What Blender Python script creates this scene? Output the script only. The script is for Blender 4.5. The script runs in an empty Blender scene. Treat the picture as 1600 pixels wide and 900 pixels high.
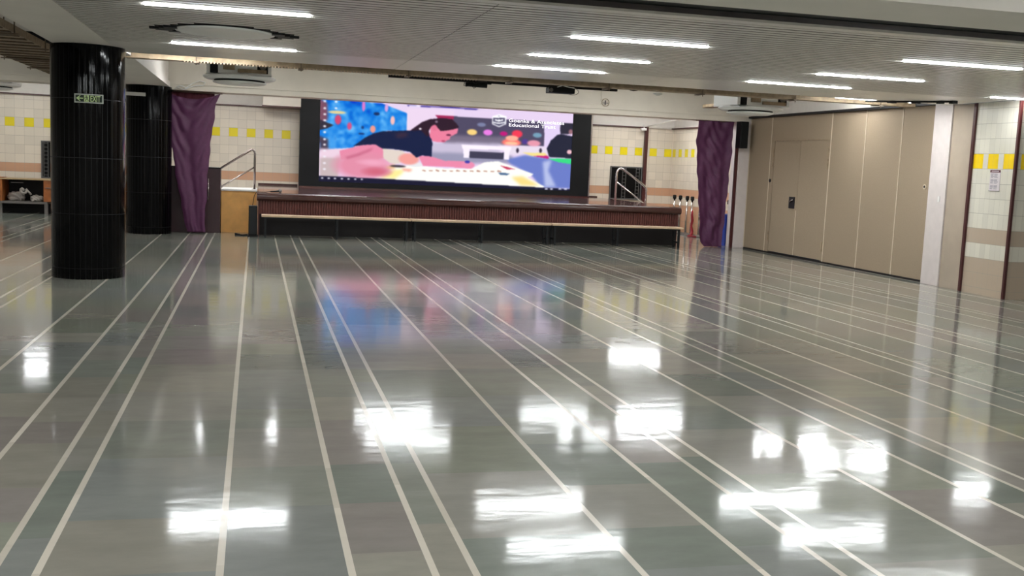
import bpy, bmesh, math, random
import numpy as np
from mathutils import Matrix, Vector
random.seed(7)
C = bpy.context.scene.collection
PI = math.pi

# ------------------------------------------------------------------ camera, world, exposure
cam = bpy.data.cameras.new('camera')
cam.sensor_width = 36.0
cam.lens = 1642.577 / 1600 * 36.0
cam.clip_end = 200
co = bpy.data.objects.new('camera', cam); C.objects.link(co)
RX, UP, FW = (0.9710728, -0.2348632, 0.0430917), (-0.0145714, 0.121842, 0.9924425), (0.2383386, 0.9643619, -0.1148952)
co.matrix_world = Matrix(((RX[0], UP[0], -FW[0], 0), (RX[1], UP[1], -FW[1], 0), (RX[2], UP[2], -FW[2], 1.5), (0, 0, 0, 1)))
bpy.context.scene.camera = co
w = bpy.data.worlds.new('world'); bpy.context.scene.world = w; w.use_nodes = True
w.node_tree.nodes['Background'].inputs[0].default_value = (0.6, 0.65, 0.7, 1)
w.node_tree.nodes['Background'].inputs[1].default_value = 0.05
vs = bpy.context.scene.view_settings
vs.view_transform = 'Standard'; vs.look = 'None'; vs.gamma = 1; vs.use_curve_mapping = False
vs.exposure = 2.35
LAMP = 15.5          # emission of the strip lights
SCREEN = 0.215        # brightness of the LED wall

# ------------------------------------------------------------------ colour and materials
def lin(c):
    return tuple(((v/255)/12.92 if v/255 <= .04045 else ((v/255+.055)/1.055)**2.4) for v in c) + (1.0,)
def mat(name, c, rough=.5, metal=0, spec=.5, noise=0, nscale=8, emit=0, coat=0, bump=0, bscale=40, trans=0):
    m = bpy.data.materials.new(name); m.use_nodes = True
    nt = m.node_tree; b = nt.nodes['Principled BSDF']
    b.inputs['Base Color'].default_value = lin(c)
    b.inputs['Roughness'].default_value = rough; b.inputs['Metallic'].default_value = metal
    b.inputs['Specular IOR Level'].default_value = spec; b.inputs['Coat Weight'].default_value = coat
    if emit:
        b.inputs['Emission Color'].default_value = lin(c); b.inputs['Emission Strength'].default_value = emit
    if noise or bump:
        tc = nt.nodes.new('ShaderNodeTexCoord')
    if noise:
        n = nt.nodes.new('ShaderNodeTexNoise'); n.inputs['Scale'].default_value = nscale; n.inputs['Detail'].default_value = 5
        nt.links.new(tc.outputs['Object'], n.inputs['Vector'])
        r = nt.nodes.new('ShaderNodeValToRGB')
        lo = tuple(max(0, v*(1-noise)) for v in lin(c)[:3]) + (1,); hi = tuple(min(1, v*(1+noise)) for v in lin(c)[:3]) + (1,)
        r.color_ramp.elements[0].color = lo; r.color_ramp.elements[1].color = hi
        r.color_ramp.elements[0].position = .3; r.color_ramp.elements[1].position = .7
        nt.links.new(n.outputs['Fac'], r.inputs['Fac']); nt.links.new(r.outputs['Color'], b.inputs['Base Color'])
    if bump:
        n2 = nt.nodes.new('ShaderNodeTexNoise'); n2.inputs['Scale'].default_value = bscale; n2.inputs['Detail'].default_value = 4
        nt.links.new(tc.outputs['Object'], n2.inputs['Vector'])
        bp = nt.nodes.new('ShaderNodeBump'); bp.inputs['Strength'].default_value = bump; bp.inputs['Distance'].default_value = .01
        nt.links.new(n2.outputs['Fac'], bp.inputs['Height']); nt.links.new(bp.outputs['Normal'], b.inputs['Normal'])
    return m
def mth(nt, op, a, b=None, c=None):
    n = nt.nodes.new('ShaderNodeMath'); n.operation = op
    for i, v in enumerate((a, b, c)):
        if v is None: continue
        if isinstance(v, (int, float)): n.inputs[i].default_value = v
        else: nt.links.new(v, n.inputs[i])
    return n.outputs[0]
def mixc(nt, f, a, b):
    n = nt.nodes.new('ShaderNodeMix'); n.data_type = 'RGBA'
    nt.links.new(f, n.inputs[0])
    for i, v in ((6, a), (7, b)):
        if isinstance(v, tuple): n.inputs[i].default_value = v
        else: nt.links.new(v, n.inputs[i])
    return n.outputs[2]
def tile_mat(name, axis, u0, z0, s, white, yellow, tan, grout, tans=1, rough=.28, su=None, every=2, wide=1):
    """glazed wall tiles: one row of yellow squares, one tan row below it and a tan dado"""
    m = bpy.data.materials.new(name); m.use_nodes = True
    nt = m.node_tree; b = nt.nodes['Principled BSDF']
    g = nt.nodes.new('ShaderNodeNewGeometry'); sp = nt.nodes.new('ShaderNodeSeparateXYZ')
    nt.links.new(g.outputs['Position'], sp.inputs[0])
    u = mth(nt, 'ADD', mth(nt, 'DIVIDE', mth(nt, 'SUBTRACT', sp.outputs[axis], u0), su or s), 100.5)
    v = mth(nt, 'ADD', mth(nt, 'DIVIDE', mth(nt, 'SUBTRACT', sp.outputs[2], z0), s), 20.0)
    fu = mth(nt, 'FRACT', u); fv = mth(nt, 'FRACT', v); cu = mth(nt, 'FLOOR', u); cv = mth(nt, 'FLOOR', v)
    par = mth(nt, 'LESS_THAN', mth(nt, 'MODULO', cu, float(every)), wide-.5)
    yel = mth(nt, 'MULTIPLY', par, mth(nt, 'COMPARE', cv, 20.0, .1))
    t = mth(nt, 'MAXIMUM', mth(nt, 'COMPARE', cv, 15.0, .1), mth(nt, 'LESS_THAN', cv, 13.5))
    # slight variation from tile to tile
    cmb = nt.nodes.new('ShaderNodeCombineXYZ'); nt.links.new(cu, cmb.inputs[0]); nt.links.new(cv, cmb.inputs[1])
    wn = nt.nodes.new('ShaderNodeTexWhiteNoise'); nt.links.new(cmb.outputs[0], wn.inputs['Vector'])
    wv = tuple(x*.9 for x in lin(white)[:3]) + (1,)
    col = mixc(nt, wn.outputs['Value'], wv, lin(white))
    col = mixc(nt, t, col, lin(tan)); col = mixc(nt, yel, col, lin(yellow))
    e = .018
    gm = mth(nt, 'MAXIMUM', mth(nt, 'LESS_THAN', fu, e*tans), mth(nt, 'LESS_THAN', fv, e*1.4))
    col = mixc(nt, gm, col, lin(grout))
    nt.links.new(col, b.inputs['Base Color'])
    nt.links.new(mth(nt, 'ADD', mth(nt, 'MULTIPLY', gm, .5), rough), b.inputs['Roughness'])
    return m

M = {}
M['wall_paint'] = mat('wall_paint', (226, 220, 212), .7, noise=.03)
M['beam_paint'] = mat('beam_paint', (222, 214, 200), .6, noise=.04, nscale=3)
M['slab'] = mat('slab_paint', (225, 220, 216), .8, noise=.04, nscale=2)
M['gypsum'] = mat('gypsum', (238, 232, 224), .55, noise=.03, nscale=2)
M['slat'] = mat('slat_metal', (238, 234, 228), .3, spec=.5)
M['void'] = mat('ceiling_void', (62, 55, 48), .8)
M['black'] = mat('black_paint', (7, 8, 10), .5, spec=.25)
M['blackgloss'] = mat('black_glazed_tile', (4, 4, 5), .08, spec=.13, noise=.25, nscale=30)
M['colgrout'] = mat('column_grout', (42, 42, 45), .7)
M['lamp'] = mat('lamp_diffuser', (242, 246, 247), .5, emit=LAMP)
M['batten'] = mat('batten_diffuser', (242, 246, 247), .5, emit=LAMP*1.65)
M['dimmed'] = mat('dimmed_diffuser', (242, 246, 247), .5, emit=LAMP*.8)  # emission turned down to weaken these lamps' reflections in the floor
M['white'] = mat('white_plastic', (225, 222, 218), .4)
M['whitemetal'] = mat('white_metal', (240, 240, 238), .35, spec=.5)
M['tray'] = mat('tray_steel', (158, 138, 112), .55, metal=.3, noise=.25, nscale=14)
M['traydark'] = mat('tray_cable', (96, 80, 62), .8, noise=.4, nscale=30)
M['rod'] = mat('steel_rod', (120, 105, 90), .5, metal=.6)
M['maroon'] = mat('maroon_pipe', (72, 30, 30), .4)
M['stage'] = mat('stage_laminate', (104, 72, 70), .1, spec=.6, noise=.18, nscale=9, coat=.3)
M['stagefront'] = mat('stage_fluted_wood', (98, 52, 46), .38, noise=.2, nscale=12)
M['nosing'] = mat('stage_nosing_wood', (66, 38, 34), .22, noise=.2, nscale=8, coat=.3)
M['stagebase'] = mat('stage_dark_base', (15, 11, 11), .5, spec=.3)
M['bench'] = mat('bench_wood', (196, 168, 138), .4, noise=.12, nscale=14)
M['steelblack'] = mat('black_steel', (20, 23, 26), .4, metal=.4)
M['curtain'] = mat('purple_cloth', (90, 44, 80), .55, noise=.12, nscale=14, bump=.25, bscale=220)
M['curtainred'] = mat('dark_red_cloth', (78, 22, 36), .8, noise=.1)
M['cabinet'] = mat('dark_maroon_laminate', (52, 27, 32), .35, noise=.12)
M['ply'] = mat('plywood', (224, 166, 92), .45, noise=.12, nscale=5)
M['deskwood'] = mat('desk_wood', (158, 92, 44), .4, noise=.25, nscale=9)
M['desktop'] = mat('desk_top', (176, 150, 112), .35, noise=.1)
M['grey'] = mat('grey_metal', (112, 106, 102), .5, metal=.2)
M['chrome'] = mat('chrome', (205, 200, 196), .14, metal=1)
M['handrail'] = mat('handrail_steel', (150, 140, 136), .2, metal=1)
M['fabric'] = mat('partition_fabric', (155, 137, 115), .8, noise=.06, nscale=60, bump=.15, bscale=400)
M['seam'] = mat('partition_seam', (206, 190, 166), .45)
M['postwhite'] = mat('post_paint', (208, 198, 194), .5, noise=.04)
M['tanwall'] = mat('tan_plaster', (170, 155, 138), .6, noise=.05, nscale=4)
M['blue'] = mat('blue_plastic', (24, 62, 170), .35)
M['red'] = mat('red_cloth', (140, 20, 36), .7)
M['bag'] = mat('grey_plastic_bag', (176, 168, 160), .45, noise=.25, nscale=10)
M['glow'] = mat('pale_green_sign', (200, 222, 160), .5)
M['signframe'] = mat('sign_frame', (196, 200, 190), .4)
M['signdark'] = mat('sign_dark_green', (14, 34, 20), .4)
M['paper'] = mat('paper', (214, 204, 206), .6)
M['ink'] = mat('print_grey', (120, 116, 128), .7)
M['posterhead'] = mat('poster_maroon', (86, 22, 34), .5)
M['glassdark'] = mat('dark_glass', (5, 5, 6), .3, spec=.2)
M['grille'] = mat('window_grille', (92, 90, 88), .5)
M['text'] = mat('screen_text', (252, 250, 255), .5, emit=SCREEN)
M['marble'] = mat('marble_strip', (206, 198, 184), .16, noise=.1, nscale=3)
T = .2035
M['tile_back'] = tile_mat('wall_tile_back', 0, -.935, 1.915, T, (226, 214, 196), (232, 212, 20), (206, 160, 128), (172, 160, 146))
M['tile_side'] = tile_mat('wall_tile_side', 1, 25.9, 1.915, T, (226, 214, 196), (232, 212, 20), (206, 160, 128), (172, 160, 146))
M['tile_pier'] = tile_mat('wall_tile_pier', 1, 12.6298, 1.745, .2065, (222, 217, 202), (245, 208, 0), (184, 166, 146), (168, 162, 150), tans=1.0, su=.1035, every=3, wide=2)  # greyer tan than the back tiles: different lighting put into the tint
M['tile_pierfront'] = tile_mat('wall_tile_pier_front', 0, 9.745, 1.745, .2065, (222, 217, 202), (245, 208, 0), (184, 166, 146), (168, 162, 150), tans=1.0, su=.1035, every=3, wide=2)  # tan carries the same lighting tint as the pier side

# ------------------------------------------------------------------ mesh building
class MB:
    def __init__(s): s.v, s.f, s.mi, s.sm = [], [], [], []
    def face(s, pts, mi=0, smooth=False):
        i = len(s.v); s.v += [tuple(p) for p in pts]; s.f.append(tuple(range(i, i+len(pts)))); s.mi.append(mi); s.sm.append(smooth)
    def box(s, x0, x1, y0, y1, z0, z1, mi=0):
        i = len(s.v)
        s.v += [(x0,y0,z0),(x1,y0,z0),(x1,y1,z0),(x0,y1,z0),(x0,y0,z1),(x1,y0,z1),(x1,y1,z1),(x0,y1,z1)]
        for q in ((0,3,2,1),(4,5,6,7),(0,1,5,4),(1,2,6,5),(2,3,7,6),(3,0,4,7)):
            s.f.append(tuple(i+k for k in q)); s.mi.append(mi); s.sm.append(False)
        return s
    def prism(s, poly, axis, a, b, mi=0):
        """poly of 2-D points extruded along axis (0, 1 or 2) from a to b"""
        def P(p, t):
            q = list(p); q.insert(axis, t); return tuple(q)
        i = len(s.v); n = len(poly)
        s.v += [P(p, a) for p in poly] + [P(p, b) for p in poly]
        s.f.append(tuple(i+k for k in range(n))[::-1]); s.f.append(tuple(i+n+k for k in range(n)))
        s.mi += [mi, mi]; s.sm += [False, False]
        for k in range(n):
            s.f.append((i+k, i+(k+1) % n, i+n+(k+1) % n, i+n+k)); s.mi.append(mi); s.sm.append(False)
        return s
    def tube(s, pts, r, n=10, mi=0, cap=True):
        pts = [Vector(p) for p in pts]; rings = []
        rr = r if isinstance(r, (list, tuple)) else [r]*len(pts)
        pu = None
        for k, p in enumerate(pts):
            d = (pts[min(k+1, len(pts)-1)] - pts[max(k-1, 0)]).normalized()
            if pu is None: pu = d.orthogonal().normalized()
            pu = (pu - d*pu.dot(d)).normalized(); q = d.cross(pu)
            i = len(s.v); rings.append(i)
            s.v += [tuple(p + (pu*math.cos(2*PI*a/n) + q*math.sin(2*PI*a/n))*rr[k]) for a in range(n)]
        for k in range(len(rings)-1):
            for a in range(n):
                s.f.append((rings[k]+a, rings[k]+(a+1) % n, rings[k+1]+(a+1) % n, rings[k+1]+a)); s.mi.append(mi); s.sm.append(True)
        if cap:
            for k, o in ((0, -1), (-1, 1)):
                s.f.append(tuple(rings[k]+a for a in range(n))[::o]); s.mi.append(mi); s.sm.append(False)
        return s
    def lathe(s, prof, x, y, n=32, mi=0):
        """prof: (r, z) pairs"""
        rings = []
        for r, z in prof:
            rings.append(len(s.v)); s.v += [(x+r*math.cos(2*PI*a/n), y+r*math.sin(2*PI*a/n), z) for a in range(n)]
        for k in range(len(rings)-1):
            for a in range(n):
                s.f.append((rings[k]+a, rings[k]+(a+1) % n, rings[k+1]+(a+1) % n, rings[k+1]+a)); s.mi.append(mi); s.sm.append(True)
        s.f.append(tuple(rings[0]+a for a in range(n))[::-1]); s.f.append(tuple(rings[-1]+a for a in range(n)))
        s.mi += [mi, mi]; s.sm += [False, False]
        return s
    def build(s, name, mats, parent=None, bevel=0, fixn=True):
        me = bpy.data.meshes.new(name); me.from_pydata(s.v, [], s.f); 
        ms = mats if isinstance(mats, (list, tuple)) else [mats]
        for m in ms: me.materials.append(M[m] if isinstance(m, str) else m)
        me.polygons.foreach_set('material_index', s.mi); me.polygons.foreach_set('use_smooth', s.sm)
        if fixn:
            bm = bmesh.new(); bm.from_mesh(me); bmesh.ops.recalc_face_normals(bm, faces=bm.faces); bm.to_mesh(me); bm.free()
        o = bpy.data.objects.new(name, me); C.objects.link(o)
        if parent is not None:
            o.parent = parent
            o.matrix_parent_inverse = Matrix.Translation(parent.location).inverted() if True else o.matrix_parent_inverse
        if bevel:
            b = o.modifiers.new('bevel', 'BEVEL'); b.width = bevel; b.segments = 2; b.limit_method = 'ANGLE'
        return o
def tag(o, label=None, cat=None, group=None, kind=None):
    if label: o['label'] = label
    if cat: o['category'] = cat
    if group: o['group'] = group
    if kind: o['kind'] = kind
    return o
def thing(name, loc, label, cat, group=None):
    o = bpy.data.objects.new(name, None); C.objects.link(o); o.location = loc; o.empty_display_size = .1
    bpy.context.view_layer.update()
    return tag(o, label, cat, group)
def struct(name, mb, m, label=None, cat=None, **k):
    return tag(mb.build(name, m, **k), label, cat, None, 'structure')
def part_label(o, l): o['label'] = l; return o
def copy_tree(o, parent=None):
    c = o.copy(); C.objects.link(c)
    if parent is not None: c.parent = parent
    for ch in [q for q in bpy.data.objects if q.parent == o and q is not c]: copy_tree(ch, c)
    return c
def text_mesh(name, body, size, m, parent, mtx, sx=1.0, depth=.001, bold=0):
    cu = bpy.data.curves.new(name, 'FONT'); cu.body = body; cu.size = size; cu.extrude = depth; cu.offset = bold
    cu.align_x = 'LEFT'
    t = bpy.data.objects.new(name, cu); C.objects.link(t); bpy.context.view_layer.update()
    me = bpy.data.meshes.new_from_object(t); bpy.data.objects.remove(t)
    me.transform(mtx @ Matrix.Diagonal((sx, 1, 1, 1))); me.materials.clear(); me.materials.append(M[m])
    o = bpy.data.objects.new(name, me); C.objects.link(o); o.parent = parent
    if parent is not None: o.matrix_parent_inverse = Matrix.Translation(parent.location).inverted()
    return o
FACE_CAM = Matrix(((1,0,0,0),(0,0,-1,0),(0,1,0,0),(0,0,0,1)))      # text in the x-z plane, read from -y

# ------------------------------------------------------------------ floor: stone slabs between white strips
def stone_floor():
    X0, X1, Y0, Y1 = -9.9, 13.95, -3.95, 25.98
    base = -.105; per = 1.545; offs = (0, .468, .768, .918)
    lines = sorted(base + per*k + o for k in range(-7, 11) for o in offs if X0+.1 < base+per*k+o < X1-.1)
    wd = .014
    v, f, mi, col = [], [], [], []
    def quad(a, b, c, d, m, cl):
        i = len(v); v.extend([(a,c,0),(b,c,0),(b,d,0),(a,d,0)]); f.append((i,i+1,i+2,i+3)); mi.append(m); col.append(cl)
    edges = [X0] + lines + [X1]
    rnd = random.Random(3)
    pal = [(108,110,102), (114,112,105), (101,105,98), (118,115,106), (106,108,104), (113,108,103), (110,112,101), (98,102,95)]
    for k in range(len(edges)-1):
        a = edges[k] + (wd if k else 0); b = edges[k+1] - (wd if k < len(edges)-2 else 0)
        y = Y0 - rnd.random()*.5; h = None
        while y < Y1:
            h = rnd.choice((.45, .6, .6, .75, .9)); c = max(y, Y0); d = min(y+h, Y1)
            if d > c:
                p = rnd.choice(pal); q = rnd.uniform(-4, 4)
                quad(a, b, c, d, 0, lin(tuple(x*1.17+q for x in p))[:3] + (rnd.random(),))
            y += h
    for x in lines:
        y = Y0
        while y < Y1:
            h = rnd.choice((.6, .9, 1.2)); d = min(y+h, Y1); q = rnd.uniform(-12, 8)
            quad(x-wd, x+wd, y, d, 1, lin((200+q, 192+q, 178+q))[:3] + (rnd.random(),)); y = d
    me = bpy.data.meshes.new('floor'); me.from_pydata(v, [], f)
    me.polygons.foreach_set('material_index', mi)
    at = me.color_attributes.new('stone', 'FLOAT_COLOR', 'CORNER')
    arr = np.repeat(np.array(col, dtype=np.float32), 4, axis=0).ravel(); at.data.foreach_set('color', arr)
    for nm, rg in (('kota_stone', .092), ('marble_inlay', .12)):
        m = bpy.data.materials.new(nm); m.use_nodes = True; nt = m.node_tree; b = nt.nodes['Principled BSDF']
        ca = nt.nodes.new('ShaderNodeVertexColor'); ca.layer_name = 'stone'
        tc = nt.nodes.new('ShaderNodeTexCoord'); mp = nt.nodes.new('ShaderNodeMapping'); mp.inputs['Scale'].default_value = (1, 2.2, 1)
        nt.links.new(tc.outputs['Object'], mp.inputs[0])
        n = nt.nodes.new('ShaderNodeTexNoise'); n.inputs['Scale'].default_value = 2.6; n.inputs['Detail'].default_value = 9; n.inputs['Roughness'].default_value = .65
        nt.links.new(mp.outputs[0], n.inputs['Vector'])
        br = mth(nt, 'ADD', mth(nt, 'MULTIPLY', n.outputs['Fac'], .5 if nm == 'kota_stone' else .2), .75 if nm == 'kota_stone' else .9)
        vm = nt.nodes.new('ShaderNodeVectorMath'); vm.operation = 'SCALE'
        nt.links.new(ca.outputs['Color'], vm.inputs[0]); nt.links.new(br, vm.inputs['Scale'])
        nt.links.new(vm.outputs[0], b.inputs['Base Color'])
        n2 = nt.nodes.new('ShaderNodeTexNoise'); n2.inputs['Scale'].default_value = 5; n2.inputs['Detail'].default_value = 6
        nt.links.new(mp.outputs[0], n2.inputs['Vector'])
        nt.links.new(mth(nt, 'ADD', mth(nt, 'MULTIPLY', n2.outputs['Fac'], .07), rg-.035), b.inputs['Roughness'])
        b.inputs['Specular IOR Level'].default_value = .28
        # polished but not flat: each slab tilts a hair and the surface undulates
        n3 = nt.nodes.new('ShaderNodeTexNoise'); n3.inputs['Scale'].default_value = 3.2; n3.inputs['Detail'].default_value = 2
        nt.links.new(mp.outputs[0], n3.inputs['Vector'])
        bp = nt.nodes.new('ShaderNodeBump'); bp.inputs['Strength'].default_value = .3; bp.inputs['Distance'].default_value = .003
        nt.links.new(n3.outputs['Fac'], bp.inputs['Height'])
        cx = nt.nodes.new('ShaderNodeCombineXYZ')
        nt.links.new(mth(nt, 'MULTIPLY', mth(nt, 'SUBTRACT', ca.outputs['Alpha'], .5), .006), cx.inputs[1])
        ad = nt.nodes.new('ShaderNodeVectorMath'); ad.operation = 'ADD'
        nt.links.new(bp.outputs['Normal'], ad.inputs[0]); nt.links.new(cx.outputs[0], ad.inputs[1])
        no = nt.nodes.new('ShaderNodeVectorMath'); no.operation = 'NORMALIZE'; nt.links.new(ad.outputs[0], no.inputs[0])
        nt.links.new(no.outputs[0], b.inputs['Normal'])
        me.materials.append(m)
    o = bpy.data.objects.new('floor', me); C.objects.link(o)
    tag(o, 'polished grey green stone floor with thin white marble strips', 'floor', None, 'structure')
stone_floor()

# ------------------------------------------------------------------ room shell
ZC = 2.66; ZS = 3.3
struct('ceiling', MB().box(-10, 14, 6.17, 26.2, ZS, ZS+.15), 'slab', 'white painted concrete slab above the open parts of the ceiling', 'ceiling')
struct('ceiling', MB().box(-10, 14, -4, 6.16, 2.95, 3.1), 'slab', 'white front ceiling above the camera side', 'ceiling')
struct('wall_back', MB().box(-10, 10.6, 26, 26.2, 0, 2.62).build and MB().box(-10, 10.6, 26, 26.2, 0, 2.63), 'tile_back', 'cream tiled back wall with a row of yellow squares', 'wall')
struct('wall_back', MB().box(-10, 10.6, 26.001, 26.2, 2.63, 3.3), 'wall_paint', 'white plaster above the back wall tiles', 'wall')
struct('wall_right', MB().box(10.6, 10.8, 20.6, 26, 0, 2.63), 'tile_side', 'cream tiled side wall behind the right curtain', 'wall')
struct('wall_right', MB().box(10.6, 10.8, 20.6, 26, 2.63, 3.3), 'wall_paint', 'white plaster above the side wall tiles', 'wall')
struct('wall_left', MB().box(-10.2, -10, -4, 26.2, 0, 3.3), 'wall_paint', 'left wall out of the picture', 'wall')
struct('wall_front', MB().box(-10, 14, -4.2, -4, 0, 3.3), 'wall_paint', 'wall behind the camera', 'wall')
struct('wall_east', MB().box(14, 14.2, -4, 12.12, 0, 3.3), 'wall_paint', 'far right wall out of the picture', 'wall')

# pier at the right end of the partition
pier = MB()
pier.face([(9.83,12.12,0),(9.83,13.02,0),(9.83,13.02,ZC),(9.83,12.12,ZC)], 0)
pier.face([(9.83,12.12,0),(14,12.12,0),(14,12.12,ZC),(9.83,12.12,ZC)], 1)
pier.face([(9.83,13.02,0),(9.86,13.56,0),(9.86,13.56,ZC),(9.83,13.02,ZC)], 2)
pier.face([(14,12.12,0),(14,13.56,0),(14,13.56,ZC),(14,12.12,ZC)], 2)
pier.face([(9.86,13.56,0),(14,13.56,0),(14,13.56,ZC),(9.86,13.56,ZC)], 2)
pier.face([(9.83,12.12,ZC),(14,12.12,ZC),(14,13.56,ZC),(9.86,13.56,ZC),(9.83,13.02,ZC)], 2)
struct('wall_pier', pier, ['tile_pier', 'tile_pierfront', 'tanwall'], 'tiled pier right of the folding partition', 'wall')
struct('trim_1', MB().box(9.80, 9.835, 12.995, 13.045, 0, ZC), 'maroon', 'maroon corner strip between tan plaster and tiles', 'trim', bevel=.005)
struct('trim_2', MB().box(9.79, 9.83, 12.085, 12.125, 0, ZC), 'maroon', 'maroon corner strip on the near edge of the tiled pier', 'trim', bevel=.005)
struct('trim_3', MB().box(9.84, 10.0, 13.565, 13.98, 0, ZS), 'postwhite', 'white post at the near end of the partition', 'trim', bevel=.006)
struct('trim_4', MB().box(9.72, 10.02, 20.245, 20.6, 0, ZC-.03), 'postwhite', 'white post at the far end of the partition', 'trim', bevel=.006)
struct('trim_5', MB().box(9.665, 9.715, 20.27, 20.33, 0, 2.62), 'maroon', 'dark corner strip on the far post', 'trim')
struct('wall_above_partition', MB().box(9.95, 10.1, 13.56, 20.3, 2.73, ZS), 'wall_paint', 'white bulkhead above the folding partition', 'wall')
struct('trim_6', MB().box(9.88, 10.08, 13.985, 20.24, 2.69, 2.728), 'stagebase', 'dark track along the top of the partition', 'trim')

# downstand beam in front of the stage
bm_ = MB()
bm_.box(-10, 14, 20.36, 20.86, 2.75, ZS)
bm_.box(-10, 10.58, 20.30, 20.90, 2.72, 2.75)
bm_.box(-10, 10.58, 20.33, 20.88, 2.62, 2.72)
struct('trim_7', bm_, 'beam_paint', 'cream concrete beam above the front of the stage', 'beam')
# soffit box along the columns
struct('trim_8', MB().box(-2.25, -1.6, 7.46, 20.29, ZC, 2.76).box(-2.25, -1.56, 13.62, 20.29, 2.76, ZS-.002).box(-1.6, -1.53, 13.62, 20.29, ZC, 2.76), 'gypsum', 'plain soffit running above the row of columns', 'soffit')

# slatted metal ceiling
cl = MB()
y = 7.63
RX1 = 9.78
circ = (-.30, 10.62, .47)
k = 0
while y < 12.2:
    xr = 13.9 if y < 11.9 else RX1
    segs = [(-1.595, xr)]
    if abs(y+.0425-circ[1]) < circ[2]+.03:
        hw = math.sqrt(max(0, (circ[2]+.04)**2-(y+.0425-circ[1])**2)) + .02
        if abs(y-circ[1]) < .16: hw = .64
        segs = [(-1.595, circ[0]-hw), (circ[0]+hw, xr)]
    for a, b in segs:
        for c, d in [(a, 1.69), (1.698, 4.93), (4.938, b)] if a < 1.69 < b else [(a, b)]:
            if d > c: cl.box(c, min(d, b), y, y+.075, ZC, ZC+.004)
    y += .125; k += 1
cl.box(-1.595, 13.9, 7.47, 7.60, ZC, ZC+.02)
for c, d in ((-1.595, 1.69), (1.698, 4.93), (4.938, RX1)):
    cl.box(c, d, 12.25, 12.84, ZC, ZC+.02); cl.box(c, d, 12.846, 13.6, ZC, ZC+.02)
struct('ceiling', cl, 'slat', 'suspended ceiling of narrow pale metal slats', 'ceiling')
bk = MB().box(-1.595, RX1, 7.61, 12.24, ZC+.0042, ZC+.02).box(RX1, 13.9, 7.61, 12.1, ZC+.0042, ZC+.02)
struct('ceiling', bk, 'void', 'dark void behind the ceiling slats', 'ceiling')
struct('ceiling', MB().box(-10, 13.98, 6.93, 7.46, 2.72, 2.78).box(-10, 13.98, 6.90, 6.93, ZC+.02, 2.95), 'black', 'black slot across the ceiling before the slats', 'ceiling')
struct('ceiling', MB().box(-10, 13.98, 6.17, 6.925, ZC, ZC+.25), 'gypsum', 'plain gypsum strip in front of the black slot', 'ceiling')

# far wall pipes and small duct
struct('trim_9', MB().box(-10, 9.78, 25.93, 25.998, 2.63, 2.66), 'maroon', 'thin maroon strip along the top of the back wall tiles', 'trim')
struct('trim_10', MB().box(9.78, 9.86, 25.9, 25.999, 0, 2.66), 'maroon', 'dark vertical strip on the back wall beside the window', 'trim')
struct('trim_11', MB().box(10.53, 10.598, 20.7, 25.998, 2.63, 2.66), 'maroon', 'thin maroon strip along the top of the side wall tiles', 'trim')
o = struct('trim_12', MB().box(.14, 1.0, 25.3, 25.92, 2.66, 3.29).box(.12, 1.0, 25.28, 25.92, 2.63, 2.66, 1), ['beam_paint', 'maroon'], 'cream boxed duct on the back wall left of the screen', 'duct')

# ------------------------------------------------------------------ columns
def column(x, y, r, label):
    t = thing('tiled_column', (x, y, 0), label, 'column')
    N = 42; g = MB()
    cuts = [0, .123, .747, 1.385, 2.05, 2.657]
    def ring(rr, z0, z1, mi, a0, a1):
        p = [(x+rr*math.cos(a), y+rr*math.sin(a)) for a in (a0, a1)]
        g.face([(p[0][0],p[0][1],z0),(p[1][0],p[1][1],z0),(p[1][0],p[1][1],z1),(p[0][0],p[0][1],z1)], mi)
    for k in range(N):
        a0 = 2*PI*k/N; a1 = a0 + 2*PI/N*.93; a2 = 2*PI*(k+1)/N
        for i in range(len(cuts)-1):
            z0 = cuts[i] + (.003 if i else 0); z1 = cuts[i+1] - .003
            # each glazed strip is slightly bowed
            am = (a0+a1)/2
            ring2 = [(r, a0), (r+.0005, a0+(a1-a0)*.3), (r+.0005, a0+(a1-a0)*.7), (r, a1)]
            for (ra, aa), (rb, ab) in zip(ring2, ring2[1:]):
                p, q = (x+ra*math.cos(aa), y+ra*math.sin(aa)), (x+rb*math.cos(ab), y+rb*math.sin(ab))
                g.face([(p[0],p[1],z0),(q[0],q[1],z0),(q[0],q[1],z1),(p[0],p[1],z1)], 0, False)
        pass
    g.build('tile_cladding', 'blackgloss', t, fixn=False)
    c = MB(); c.lathe([(r-.0015, 0), (r-.0015, 2.657)], x, y, 84)
    for p in range(len(c.sm)): c.sm[p] = True
    c.build('column_core', 'colgrout', t)
    return t
col1 = column(-1.90, 13.185, .405, 'black glossy tiled round column carrying the exit sign')
col2 = column(-1.90, 20.36, .40, 'black glossy tiled round column beside the left purple curtain')

# exit sign
t = thing('exit_sign', (-1.832, 12.775, 2.0), 'pale framed exit sign with left arrow on the near black column', 'sign')
sx0, sx1, sz0, sz1, sy = -1.985, -1.68, 2.0, 2.1, 12.765
MB().box(sx0, sx1, sy, sy+.012, sz0, sz1).build('sign_frame', 'signframe', t, bevel=.002)
MB().box(sx0+.012, sx1-.012, sy-.002, sy+.001, sz0+.012, sz1-.012).build('sign_panel', 'signdark', t)
yy = sy-.004
MB().prism([(sx0+.018, 2.05), (sx0+.058, 2.082), (sx0+.068, 2.082), (sx0+.045, 2.056), (sx0+.092, 2.056), (sx0+.092, 2.044), (sx0+.045, 2.044), (sx0+.068, 2.018), (sx0+.058, 2.018)], 1, yy, yy+.003).build('arrow', 'glow', t)
g = MB().box(sx0+.102, sx0+.155, yy, yy+.002, 2.014, 2.086); g.build('pictogram_panel', 'glow', t)
g = MB()
g.lathe([(.0001, 0), (.005, .002), (.0001, .003)], 0, 0, 12)
man = MB()
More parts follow.
